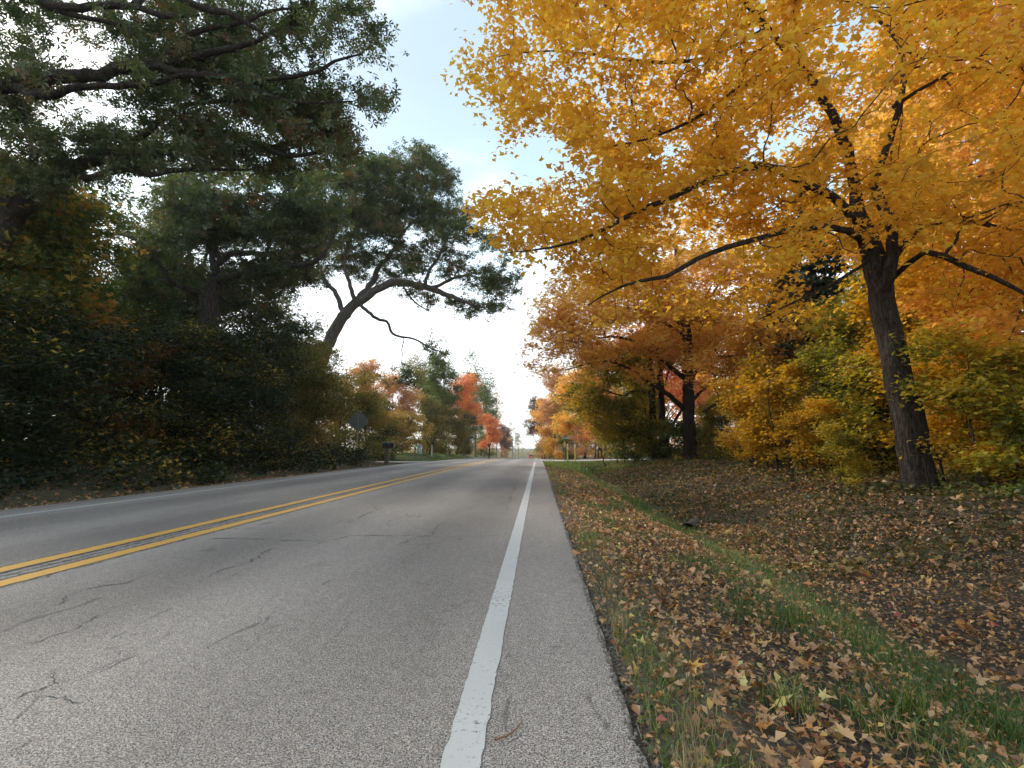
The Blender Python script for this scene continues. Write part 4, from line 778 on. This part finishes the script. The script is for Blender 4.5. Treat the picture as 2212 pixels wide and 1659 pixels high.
# deep woods that read as one mass
def mass(name, label, xr, yr, zr, n, lm, seed, size=.3):
    rg = np.random.default_rng(seed); P = np.stack([rg.uniform(*xr, n), rg.uniform(*yr, n), rg.uniform(0, 1, n)**1.3], -1)
    top = zr*(.75+.35*np.array([noise.noise(Vector((p[0]*.12, p[1]*.12, seed))) for p in P]))
    f_ = np.array([noise.noise(Vector((p[0]*.35, p[1]*.35, q*zr*.35))) for p, q in zip(P, P[:, 2])]); k = f_ > -.12; P = P[k]; top = top[k]
    P[:, 2] = H(P[:, 0], P[:, 1])+P[:, 2]*top
    V, T, a = leaves(P, size, 'tuft', rg, .4); o = link(name, mesh_tris(name, V, T, a), m=M[lm], kind='stuff', label=label, category='woodland'); return o
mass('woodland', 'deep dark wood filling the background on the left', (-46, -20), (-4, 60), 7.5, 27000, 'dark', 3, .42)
mass('woodland', 'deep wood filling the background on the right, leaves coloured dark for its shade', (14, 48), (6, 34), 8.5, 22000, 'dark', 4, .38)  # dark leaf colour paints the unlit interior seen between the sprays
mass('woodland', 'mixed autumn wood along the far right roadside', (9, 60), (46, 140), 9, 20000, 'pink', 5, .55)
mass('woodland', 'distant pale woods on the left beyond the red maple', (-70, -14), (75, 200), 9, 20000, 'olive', 6, .6)
mass('woodland', 'faint band of distant trees where the road disappears', (-60, 60), (330, 420), 8, 6000, 'olive', 8, 1.3)

# ------------------------------------------------------------ fallen leaves
def leaf_shape(kind, rg):
    if kind == 0:   # maple
        R_l = [(-90, .42), (-62, .30), (-35, .62), (-12, .30), (22, .78), (52, .36), (90, .95), (128, .36), (158, .78), (192, .30), (215, .62), (242, .30)]
    elif kind == 1: # oak, long and lobed
        R_l = [(-90, .9), (-60, .30), (-25, .42), (0, .27), (25, .50), (55, .42), (90, 1.0), (125, .42), (155, .50), (180, .27), (205, .42), (240, .30)]
    else:           # oval
        R_l = [(-90, .8), (-55, .62), (-15, .52), (15, .52), (50, .66), (90, 1.), (130, .66), (165, .52), (195, .52), (235, .62)]
    cx_, cy_ = rg.uniform(.1, .9), rg.uniform(-.5, .9); P = [(0, 0, 0)]
    for a, r in R_l:
        r = r*.5*rg.uniform(.88, 1.1); x = r*math.cos(R_(a)); y = r*math.sin(R_(a)); P.append((x, y, cx_*x*x*1.6+cy_*y*y*.8+rg.normal()*.03))
    n = len(R_l); F = [(0, 1+i, 1+(i+1) % n) for i in range(n)]
    if kind < 2 or True: P += [(.012, -.36, .0), (-.012, -.36, 0), (.02*rg.normal(), -.78, .05)]; F.append((n+1, n+2, n+3))
    return np.array(P), np.array(F)
def dens(x, y):
    """leaves per square metre of the right-hand verge and bank"""
    g = noise.noise(Vector((x*1.3, y*1.3, 2.)))+.5*noise.noise(Vector((x*4, y*4, 5.)))
    d = 230+190*g
    if x < .55: d *= .35
    if x < 1.8 and noise.noise(Vector((x*1.6, y*1.6, 5.))) > .10: d *= .45
    if 1.82 < x < 2.5: d *= .10+.25*max(0, g)
    if x > 2.5: d = 125+150*g  # leaf cover thinned so dark soil stands in for tree shade
    if y > 12: d *= .75
    if y > 20: d *= .7
    return max(10, d)
rg = np.random.default_rng(99); MX = 420
def scatter(xr, yr):
    n = int((xr[1]-xr[0])*(yr[1]-yr[0])*MX); q = rg.uniform(0, 1, (n, 3)); xx = xr[0]+(xr[1]-xr[0])*q[:, 0]; yy = yr[0]+(yr[1]-yr[0])*q[:, 1]
    return [(x, y) for x, y, t in zip(xx, yy, q[:, 2]) if t < dens(x, y)/MX]
pts = scatter((.3, 4.5), (.6, 7.6))+scatter((.3, 9.8), (7.6, 18))+scatter((4.5, 9.5), (2.4, 7.6))+scatter((.3, 9.3), (18, 32))
pts = np.array(pts); d = np.hypot(pts[:, 0], pts[:, 1]); px_, py_, _ = project(np.column_stack([pts, H(pts[:, 0], pts[:, 1])]))
vis = (px_ > -60) & (px_ < 2290) & (py_ < 1740); pts = pts[vis | ((d > 4) & (rg.uniform(0, 1, len(pts)) < .3))]; d = np.hypot(pts[:, 0], pts[:, 1]); pts = pts[np.argsort(d)]
shapes = [[], [], []]
for kd in range(3):
    for j in range(8): shapes[kd].append(leaf_shape(kd, rg))
def lsize(n): return np.clip(rg.lognormal(-2.95, .40, n), .022, .105)
def lval(n): return np.where(rg.uniform(0, 1, n) < .85, rg.beta(1.9, 2.1, n)*.95, rg.uniform(.75, 1, n))
order = np.argsort(-lsize(len(pts))*0+d[np.argsort(d)])
for i, (x, y) in enumerate(pts[:300]):
    kd = int(rg.choice(3, p=(.62, .33, .05))); v = float(lval(1)[0]) if rg.uniform() > .1 else float(rg.uniform(.86, .98)); key = 'leaf_%d_%d_%d' % (kd, i % 8, int(v*7)); Vt, Ft = shapes[kd][i % 8]
    me = bpy.data.meshes.get(key)
    if me is None: me = mesh_tris(key, Vt, Ft, np.full(len(Ft), v)); me.materials.append(M['litter'])
    s = float(lsize(1)[0])*1.2; big = rg.uniform() < .09
    if big: s = rg.uniform(.085, .115)
    o = bpy.data.objects.new('fallen_leaf', me); COL.objects.link(o); o.parent = ground
    o.location = (x, y, h1(x, y)+rg.uniform(.01, .05)); o.scale = (s,)*3; o.rotation_euler = (rg.normal()*.5, rg.normal()*.5, rg.uniform(0, 6.28))
rest_ = pts[300:]; dd = np.hypot(rest_[:, 0], rest_[:, 1]); near = rest_[dd < 4.2]; far = rest_[dd >= 4.2]
Vs, Ts, As = [], [], []; base = 0
kk = rg.choice(3, len(near), p=(.62, .33, .05))
def put_leaves(sel, Vt, Ft, up, ks=1.):
    global base
    n = len(sel)
    if not n: return
    a, b_, c = frames(n, up, rg); s = (lsize(n)*ks)[:, None, None]
    P = np.column_stack([sel, H(sel[:, 0], sel[:, 1])+rg.uniform(.008, .05, n)])
    VV = (a[:, None]*Vt[None, :, 0:1]+b_[:, None]*Vt[None, :, 1:2]+c[:, None]*Vt[None, :, 2:3])*s+P[:, None]
    Vs.append(VV.reshape(-1, 3)); Ts.append((Ft[None]+(np.arange(n)*len(Vt))[:, None, None]).reshape(-1, 3)+base); base += n*len(Vt)
    As.append(np.repeat(lval(n), len(Ft)))
for kd in range(3):
    for j in range(8): put_leaves(near[(kk == kd) & (np.arange(len(near)) % 8 == j)], *shapes[kd][j], 1.0)
put_leaves(far[::2], TPL['maple'][0]*np.array((1, 1, 2.2)), TPL['maple'][1], .7, 1.0); put_leaves(far[1::2], TPL['oak'][0]*np.array((1.5, 1, 4)), TPL['oak'][1], .5, 1.0)
fr = np.column_stack([rg.uniform(.32, 5, 20000), .7+7.5*rg.uniform(0, 1, 20000)**1.3]); put_leaves(fr, TPL['round'][0]*np.array((.8, 1, 3)), TPL['round'][1], .8, .5)
print('litter', len(near), len(far))
link('leaf_litter', mesh_tris('leaf_litter', np.concatenate(Vs), np.concatenate(Ts), np.concatenate(As)), m=M['litter'], kind='stuff', label='carpet of brown and gold fallen leaves over the right verge and bank', category='leaves')
# undergrowth at the foot of both woods
def under(label, fx, yr, n, zt, lm, seed, size=.11):
    rg2 = np.random.default_rng(seed); y = rg2.uniform(*yr, n); x = fx(y, rg2.uniform(0, 1, n)); top = zt*np.clip(.55+1.3*np.array([noise.noise(Vector((a*.9, b_*.9, seed))) for a, b_ in zip(x, y)]), 0.08, 1.5)
    P = np.column_stack([x, y, H(x, y)+top*rg2.uniform(0, 1, n)]); V, T, a = leaves(P, size, 'maple', rg2, 1.0)
    link('undergrowth', mesh_tris('undergrowth'+str(seed), V, T, a), m=M[lm], kind='stuff', label=label, category='undergrowth')
under('knee high yellow and green seedlings at the edge of the right wood', lambda y, u: 6.6+.03*y+u**1.5*8, (6.2, 31), 22000, 1.3, 'yellowgreen', 31)
under('waist high dark olive shrubs crowding the foot of the right wood', lambda y, u: 6.5+.02*y+u*2.6, (6.6, 27), 8000, 1.15, 'bankweed', 36, .10)
under('leafy green weeds on the bank near the right edge of the picture', lambda y, u: 5.6+u*4, (3.9, 8), 5000, .32, 'green', 34, .07)
under('green and brown weeds covering the bank beyond the ditch', lambda y, u: 2.5+u*5, (5, 30), 26000, .22, 'bankweed', 35, .07)
under('brambles deeper in the right wood, leaves coloured dark for shade', lambda y, u: 10+u*10, (8, 34), 9000, 2.6, 'dark', 32, .16)  # shade inside the wood is put into the leaf colour
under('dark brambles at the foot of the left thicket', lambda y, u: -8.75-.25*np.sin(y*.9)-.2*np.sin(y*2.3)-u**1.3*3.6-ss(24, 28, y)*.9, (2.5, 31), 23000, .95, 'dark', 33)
# leaves under the wood on the left and a few on the road edge
n = 9000; P = np.column_stack([rg.uniform(-11, -7.85, n), rg.uniform(2, 34, n)]); keepm = rg.uniform(0, 1, n) < np.where(P[:, 0] > -8.4, .9, .45); P = P[keepm]; P = np.column_stack([P, H(P[:, 0], P[:, 1])+.03])
V, T, a = leaves(P, .075, 'maple', rg, 1.0, v=rg.beta(1.5, 3.5, len(P))); link('leaf_litter', mesh_tris('leaf_litter_left', V, T, a), m=M['litter'], kind='stuff', label='scattered fallen leaves along the dark left verge', category='leaves')

# ------------------------------------------------------------ grass
def grass(name, label, P, hgt, w, m, seed, lean=.5):
    rg = np.random.default_rng(seed); n = len(P); az = rg.uniform(0, 6.283, n); h = hgt*rg.uniform(.45, 1.25, n); ww = w*rg.uniform(.6, 1.3, n)
    u = np.stack([np.cos(az), np.sin(az), np.zeros(n)], -1); l_ = rg.uniform(0, 6.283, n); ld = np.stack([np.cos(l_), np.sin(l_), np.zeros(n)], -1)*(lean*rg.uniform(.1, 1.2, n))[:, None]
    z = np.array((0, 0, 1.)); B = P
    p0 = B-u*ww[:, None]/2; p1 = B+u*ww[:, None]/2; mid = B+z*(h*.6)[:, None]+ld*(h*.35)[:, None]; p2 = mid+u*ww[:, None]*.35; p3 = mid-u*ww[:, None]*.35; tp = B+z*h[:, None]*.92+ld*h[:, None]
    V = np.stack([p0, p1, p2, p3, tp], 1).reshape(-1, 3); T = (np.array([(0, 1, 2), (0, 2, 3), (3, 2, 4)])[None]+(np.arange(n)*5)[:, None, None]).reshape(-1, 3)
    link(name, mesh_tris(name+label[:6], V, T, np.repeat(rg.uniform(0, 1, n), 3)), m=M[m], kind='stuff', label=label, category='grass')
def gp(n, xr, yr, fn, seed):
    rg = np.random.default_rng(seed); q = rg.uniform(0, 1, (n, 3)); x = xr[0]+(xr[1]-xr[0])*q[:, 0]; y = yr[0]+(yr[1]-yr[0])*q[:, 1]**1.4
    k = q[:, 2] < fn(x, y); x = x[k]; y = y[k]; return np.column_stack([x, y, H(x, y)])
nzv = lambda x, y, s, z: np.array([noise.noise(Vector((a*s, b_*s, z))) for a, b_ in zip(x, y)])
g = gp(62000, (1.55, 2.75), (1.0, 26), lambda x, y: np.clip(1.15-np.abs(x-2.13-.06*np.sin(y))/.42, 0, 1), 1)
grass('grass', 'bright green grass strip along the ditch', g, .078, .005, 'grass', 2, .8)
g = gp(52000, (.36, 1.6), (.9, 24), lambda x, y: np.clip(.12+2.6*nzv(x, y, 1.6, 5.), 0.03, 1), 3)
grass('grass', 'thin green grass between fallen leaves on the right verge', g, .07, .0042, 'grass', 4, .9)
g = gp(14000, (.31, 1.1), (.9, 16), lambda x, y: np.clip(1.2-(x-.31)/.6, 0, 1)*np.clip(.5+1.5*nzv(x, y, 2.5, 8.), 0, 1), 5)
grass('dry_grass', 'dry straw coloured grass at the asphalt edge', g, .045, .0032, 'straw', 6, 1.6)
g = gp(15000, (2.3, 7.5), (2, 28), lambda x, y: np.clip(.05+1.5*nzv(x, y, .9, 11.), 0, 1), 7)
grass('grass', 'sparse weeds poking through leaves on the shaded bank', g, .075, .009, 'grass', 8, .8)
g = gp(12000, (-11.0, -7.82), (3, 45), lambda x, y: np.clip(1.1-(-7.8-x)/3.4, 0, 1), 9); g = g[(g[:, 1] < DR0-.6) | (g[:, 1] > DR1+.6)]
grass('grass', 'shaded grass along the left edge of the road', g, .07, .010, 'bankweed', 10)
g = gp(15000, (.35, 6.5), (24, 34.0), lambda x, y: np.ones_like(x), 11)
grass('grass', 'green grass corner under the yellow marker posts', g, .12, .02, 'grass', 12)
g = gp(9000, (-16, -7.9), (38, 62), lambda x, y: np.ones_like(x), 13)
grass('grass', 'sunlit grass beyond the gravel drive on the left', g, .16, .035, 'grass', 14)
# asphalt crumbs and grit along the broken edge
def grit():
    n = 5200; x = ROAD_R+np.abs(rg.normal(0, .07, n))-.02; y = .8+11*rg.uniform(0, 1, n)**1.5; s = np.clip(rg.lognormal(-5.35, .5, n), .002, .014)
    O = np.array([(1, 0, 0), (0, 1, 0), (-1, 0, 0), (0, -1, 0), (0, 0, .7), (0, 0, -.7)]); Fo = np.array([(0, 1, 4), (1, 2, 4), (2, 3, 4), (3, 0, 4), (1, 0, 5), (2, 1, 5), (3, 2, 5), (0, 3, 5)])
    a, b_, c = frames(n, .2, rg); V = (a[:, None]*O[None, :, 0:1]+b_[:, None]*O[None, :, 1:2]+c[:, None]*O[None, :, 2:3])*s[:, None, None]*rg.uniform(.6, 1.3, (n, 6, 1))
    P = np.column_stack([x, y, np.where(x < ROAD_R, crest(y), H(x, y))+.004]); V = V+P[:, None]; T = (Fo[None]+(np.arange(n)*6)[:, None, None]).reshape(-1, 3)
    link('grit', mesh_tris('grit', V.reshape(-1, 3), T), m=paint('grey_brown_grit', (.19, .165, .14), .95, var=.5, scale=40), kind='stuff', label='grey asphalt crumbs and grit along the broken road edge', category='grit')
grit()
# a few taller tufts on the verge, and low round leaved weeds at the asphalt edge
tufts = [(1.33, 1.62), (1.52, 2.3), (1.05, 1.5), (1.9, 1.9), (1.55, 3.3), (.95, 2.1), (2.15, 2.6)]
q = np.random.default_rng(15); g = np.concatenate([np.column_stack([q.normal(x, .05, 90), q.normal(y, .05, 90)]) for x, y in tufts]); g = np.column_stack([g, H(g[:, 0], g[:, 1])])
grass('grass_tuft', 'taller dark green grass tufts among the near leaves', g, .15, .005, 'grass', 16, .8)
g = np.concatenate([np.column_stack([q.normal(x, .025, 70), q.normal(y, .025, 70)]) for x, y in ((.47, 1.75), (.42, 1.55), (.40, 2.7), (.52, 1.35), (.62, 1.5), (.46, 3.4))]); g = np.column_stack([g, H(g[:, 0], g[:, 1])])
grass('dry_grass', 'pale bunches of dead grass beside the asphalt', g, .11, .003, 'straw', 17, .35)
P = gp(5200, (.33, 1.0), (1.0, 6), lambda x, y: np.clip(.9-(x-.3)/.7, .05, 1)*np.clip(.4+1.8*nzv(x, y, 2.2, 21.), 0, 1), 18); P[:, 2] += .012
V, T, a = leaves(P, .024, 'round', q, 1.5, v=q.uniform(.2, 1, len(P))); link('clover', mesh_tris('clover', V, T, a), m=M['green'], kind='stuff', label='low clover and small weeds hugging the asphalt edge', category='weeds')

# ------------------------------------------------------------ roadside objects
M['galv'] = paint('galvanised_steel', (.30, .31, .31), .5, .6, .2, 25); M['signback'] = paint('shaded_sign_back', (.20, .21, .21), .6, .25, .12, 12)  # sign back grey is toned down for the shade falling on it
M['black'] = paint('black_metal', (.012, .012, .014), .38); M['wood'] = paint('weathered_wood', (.10, .085, .06), .9, var=.4, scale=12)
M['white'] = paint('white_plastic', (.75, .76, .78), .5, var=.06); M['yel'] = paint('yellow_plastic', (.78, .62, .04), .5, var=.1)
M['sign_yel'] = paint('yellow_reflective', (.85, .58, .03), .45, var=.05); M['sign_white'] = paint('sign_white', (.62, .66, .62), .5, var=.05); M['letter'] = paint('sign_letter_dark', (.05, .07, .07), .6)
M['ped'] = paint('pale_green_box', (.42, .50, .46), .6, var=.1); M['red_flag'] = paint('red_flag', (.5, .03, .02), .5); M['pole'] = paint('pole_wood_grey', (.26, .23, .20), .9, var=.3, scale=6)
# diamond sign seen from behind
sx, sy = -11.33, 31.0; gz = h1(sx, sy); r = empty('road_sign', (sx, sy, gz), 'grey back of a diamond road sign on a thin post by the left thicket', 'sign', rz=R_(4))
MB().box((0, 0, 1.52), (.06, .035, 3.2), bev=.012).build('post', M['galv'], r)
s_ = .66; z0 = 2.52-gz+.02
dm = MB(); ring = []
for k in range(4):
    for q_ in (-.12, .12): a = math.pi/2*k+q_; ring.append((s_*math.cos(a)*(1 if abs(q_) else 1)*.985, s_*math.sin(a)*.985))
n = len(ring); dm.add([(x, -.035+y, z0+z) for y in (0, .006) for x, z in ring], [tuple(range(n)), tuple(range(n, 2*n))[::-1]]+[(i, (i+1) % n, n+(i+1) % n, n+i) for i in range(n)])
pl = dm.build('sign_plate', M['signback'], r); pl.location = (0, .062, 0)
for zz in (-.3, .3): MB().cyl((0, -.025, z0+zz), (0, .03, z0+zz), .012, n=6).build('bolt', M['galv'], r)
# mailbox
mxx, mxy = -8.5, 28.0; gz = h1(mxx, mxy); r = empty('mailbox', (mxx, mxy, gz), 'black mailbox on a square wooden post at the left road edge', 'mailbox', rz=R_(0))
MB().box((-.02, 0, .45), (.20, .20, 1.1), bev=.01).build('post', M['wood'], r, bevel=.008)
MB().box((.02, .0, .93), (.62, .14, .05)).build('support_arm', M['wood'], r)
prof = [(-.13, 0), (.13, 0)]+[(.13*math.cos(a), .20+.13*math.sin(a)) for a in np.linspace(0, math.pi, 9)]
MB().prism(prof, -.28, .33).build('box', M['black'], r, loc=(.03, 0, .957), bevel=.008)
dp = [(p*1.04, q_*1.03-.003) for p, q_ in prof]; dr = MB().prism(dp, .331, .35).build('door', M['black'], r, loc=(.03, 0, .957))
MB().box((.36, 0, .30), (.025, .03, .05)).build('handle', M['galv'], dr)
MB().box((.1, -.14, .24), (.02, .012, .16)).add([(.09, -.148, .30), (.16, -.148, .30), (.16, -.148, .35), (.09, -.148, .35), (.09, -.142, .30), (.16, -.142, .30), (.16, -.142, .35), (.09, -.142, .35)], [(0, 1, 2, 3), (7, 6, 5, 4), (0, 4, 5, 1), (1, 5, 6, 2), (2, 6, 7, 3), (3, 7, 4, 0)]).build('flag', M['galv'], r, loc=(.03, 0, .957))
# utility pedestal
y = 43.; x = X(906, y); gz = h1(x, y); r = empty('utility_pedestal', (x, y, gz), 'short pale green utility box standing in the grass beyond the gravel drive', 'utility box')
MB().box((0, 0, .38), (.36, .28, .82), bev=.02).build('cabinet', M['ped'], r); MB().box((0, 0, .815), (.42, .34, .06), bev=.03).build('lid', M['ped'], r)
MB().box((.08, -.148, .42), (.14, .012, .3)).build('label_plate', M['white'], r)
# slim white marker left
def stake(px, Y, top, label, m='white', w=.09, name='marker_post', **kw):
    x = X(px, Y); gz = h1(x, Y); r = empty(name, (x, Y, gz), label, 'post'); h = top
    MB().box((0, 0, h/2-.05), (w, .035, h+.1), bev=.012).build('stake', M[m], r)
    MB().box((0, 0, h+.02), (w*.8, .03, .05), bev=.012).build('cap', M['white'] if m == 'white' else M['yel'], r); return r
stake(933, 45, .98, 'slim white marker post in the grass on the left')
# small white sign far left
y = 78; x = X(1081, y); gz = h1(x, y); r = empty('roadside_sign', (x, y, gz), 'tiny white sign on a post near the crest on the left', 'sign'); 
MB().box((0, 0, .55), (.06, .05, 1.2)).build('post', M['galv'], r); MB().box((0, -.03, 1.25), (.36, .02, .30), bev=.004).build('sign_plate', M['white'], r)
# yellow and white marker posts
for px, Y, h, wf, lab in ((1242.5, 35.0 if False else 33.9, 1.19, .24, 'yellow marker post with white top, rightmost and nearest of the three'), (1226, 33.2, 1.18, .30, 'yellow marker post with white top beside the street sign pole'), (1199, 60, 1.15, .34, 'yellow marker post with white top, farthest, across the side road')):
    x = X(px, Y); gz = h1(x, Y); r = empty('marker_post', (x, Y, gz), lab, 'post', 'yellow and white marker posts at the side road')
    w0 = .05; MB().cyl((0, 0, -.1), (0, 0, h*(1-wf)), w0, n=12).build('lower_tube', M['yel'], r, smooth=False)
    MB().cyl((0, 0, h*(1-wf)), (0, 0, h-.02), w0*1.04, n=12).cyl((0, 0, h-.02), (0, 0, h), w0*1.0, w0*.5, n=12).build('upper_tube', M['white'], r)
# street name sign with a yellow object marker on its pole
y = 33.6; x = X(1220, y); gz = h1(x, y); r = empty('street_name_sign', (x, y, gz), 'white street name blade above a yellow diamond on a green pole at the corner', 'street sign', rz=R_(-6))
M['green_post'] = paint('green_u_post', (.16, .24, .20), .6)
MB().box((0, 0, .75), (.045, .03, 1.75), bev=.01).build('post', M['green_post'], r)
pl = MB().box((.10, 0, 1.61), (.50, .018, .15), bev=.008).build('name_plate', M['sign_white'], r)
lt = MB(); xx = -.08
for w_, h_ in ((.012, .07), (.03, .04), (.014, .06), (.035, .045), (.02, .05), (.03, .035), (.02, .05)): lt.box((xx+w_/2, -.0125, 1.595+h_/2), (w_, .005, h_)); xx += w_+.016
lt.build('lettering', M['letter'], pl)
MB().box((.0, .0, 1.51), (.05, .03, .05)).build('bracket', M['galv'], r)
rg_ = [(.19, 0), (0, .25), (-.19, 0), (0, -.25)]; n = 4
pd = MB().add([(x_, y_, z_) for y_ in (0, .006) for x_, z_ in rg_], [tuple(range(n)), tuple(range(n, 2*n))[::-1]]+[(i, (i+1) % n, n+(i+1) % n, n+i) for i in range(n)]).build('warning_plate', M['sign_yel'], r, loc=(0, -.03, 1.17)); pd.rotation_euler.z = R_(62)
# utility pole with crossarm
y = 100; x = X(1034, y); gz = h1(x, y); r = empty('utility_pole', (x, y, gz), 'pale wooden utility pole with one crossarm beside the red roadside maple', 'utility pole')
MB().cyl((0, 0, -.2), (0, 0, 8.4), .15, .11, 10).build('pole', M['pole'], r); MB().box((0, -.14, 6.9), (2.3, .10, .13)).build('crossarm', M['pole'], r)
for k in (-1., -.5, .5, 1.): MB().cyl((k, -.14, 6.96), (k, -.14, 7.16), .05, .03, 8).build('insulator', M['white'], r)
for px, Y, hh, lab in ((1107, 150, 6., 'far wooden pole left of the feathery trees'), (1128, 210, 7, 'farthest thin pole near the crest')):
    x = X(px, Y); gz = h1(x, Y); r = empty('utility_pole', (x, Y, gz), lab, 'utility pole', 'far utility poles'); MB().cyl((0, 0, -.2), (0, 0, hh), .13, .1, 8).build('pole', M['pole'], r); MB().box((0, -.12, hh*.88), (1.6, .09, .12)).build('crossarm', M['pole'], r)
# small post-mounted mailbox far right
y = 72; x = X(1179, y)+.5; gz = h1(x, y); r = empty('mailbox', (x, y, gz), 'tiny dark mailbox far off on the right roadside', 'mailbox')
MB().box((0, 0, .5), (.1, .1, 1.1)).build('post', M['wood'], r); MB().prism([(p*.9, q_*.9) for p, q_ in prof], -.25, .25).build('box', M['black'], r, loc=(0, 0, 1.05))
# red car driving away
M['car'] = paint('red_car_paint', (.42, .02, .03), .3, var=.03); M['glass'] = paint('car_glass', (.03, .035, .04), .12); M['tyre'] = paint('tyre_rubber', (.02, .02, .02), .85); M['lamp'] = paint('tail_lamp', (.6, .05, .04), .3); M['rim'] = paint('alloy', (.4, .4, .42), .4, .7)
cyr = 175.; cxr = X(1148, cyr); r = empty('red_car', (cxr, cyr, float(crest(cyr))), 'small red car driving away beyond the crest of the road', 'car')
body = MB(); bp_ = [(-2.2, .35), (-2.25, .7), (-2.15, .95), (-1.9, 1.0), (1.0, 1.0), (2.0, .9), (2.25, .65), (2.25, .35), (1.75, .28), (-1.8, .28)]
body.prism(bp_, -.88, .88); body.build('body', M['car'], r, bevel=.08)
cab = [(-2.0, 1.0), (-1.75, 1.5), (-1.5, 1.56), (.1, 1.56), (1.0, 1.0)]; nV = [(s_*(.84 if z < 1.2 else .68), y_, z) for s_ in (-1, 1) for y_, z in cab]; nn = 5
MB().add(nV, [tuple(range(nn))[::-1], tuple(range(nn, 2*nn))]+[(i, (i+1) % nn, nn+(i+1) % nn, nn+i) for i in range(nn)]).build('roof', M['car'], r)
MB().add([(-.70, -2.03, 1.05), (.70, -2.03, 1.05), (.6, -1.80, 1.46), (-.6, -1.80, 1.46)], [(0, 1, 2, 3)]).build('rear_window', M['glass'], r)
for s_ in (-1, 1):
    MB().add([(s_*.855, -1.5, 1.05), (s_*.855, .6, 1.05), (s_*.735, -.1, 1.45), (s_*.735, -1.4, 1.45)], [(0, 1, 2, 3)]).build('side_window', M['glass'], r)
    MB().box((s_*.72, -2.25, .8), (.24, .04, .2)).build('tail_light', M['lamp'], r)
    for yy in (-1.4, 1.4):
        w_ = MB().cyl((s_*.70, yy, .33), (s_*.90, yy, .33), .33, n=16).build('wheel', M['tyre'], r); MB().cyl((s_*.901, yy, .33), (s_*.91, yy, .33), .2, n=12).build('rim', M['rim'], w_)
MB().box((0, -2.27, .62), (.5, .02, .12)).build('number_plate', M['white'], r)
# twig on the shoulder
tw = Tree(77); a0, a1, a2 = gnd(1070, 1607), gnd(1105, 1592), gnd(1130, 1565)
q0 = [np.array((*p, .012)) for p in (a0, a1, a2)]
V, F = tube(*spline(q0, [.004, .0035, .0015], .01), 6); link('fallen_twig', mesh_tris('twig', V, F, smooth=True), m=paint('twig_red_brown', (.22, .11, .06), .8), label='thin curved brown twig lying on the asphalt shoulder near the camera', category='twig')
# dark culvert mouth in the ditch
cxx, cyy = 2.45, 8.6; gz = h1(cxx, cyy); V, F = tube(np.array([(0, 0, 0), (.25, .5, -.02), (.4, .9, -.04)]), np.array([.13, .13, .13]), 14); V2, F2 = tube(np.array([(0, 0, 0), (.25, .5, -.02), (.4, .9, -.04)]), np.array([.115, .115, .115]), 14)
nV = len(V); Fr = np.array([(i, (i+1) % 14, nV+(i+1) % 14, nV+i) for i in range(14)])
link('culvert_pipe', mesh_tris('culvert', np.vstack([V, V2]), np.vstack([F, F2+nV, Fr])), m=paint('rusty_dark_pipe', (.06, .05, .045), .8), label='small dark pipe mouth half buried in the grassy ditch on the right', category='pipe').location = (cxx, cyy, gz-.02)

# ------------------------------------------------------------ thin autumn haze
hb = NB('haze'); hv = hb.n('ShaderNodeVolumePrincipled', {'Color': (1, .99, .96, 1), 'Density': HAZE, 'Anisotropy': .3})
hb.n('ShaderNodeOutputMaterial', {'Volume': hv.outputs[0]})
MB().box((0, 350, 12), (1500, 1500, 60)).build('haze', hb.m, kind='stuff')
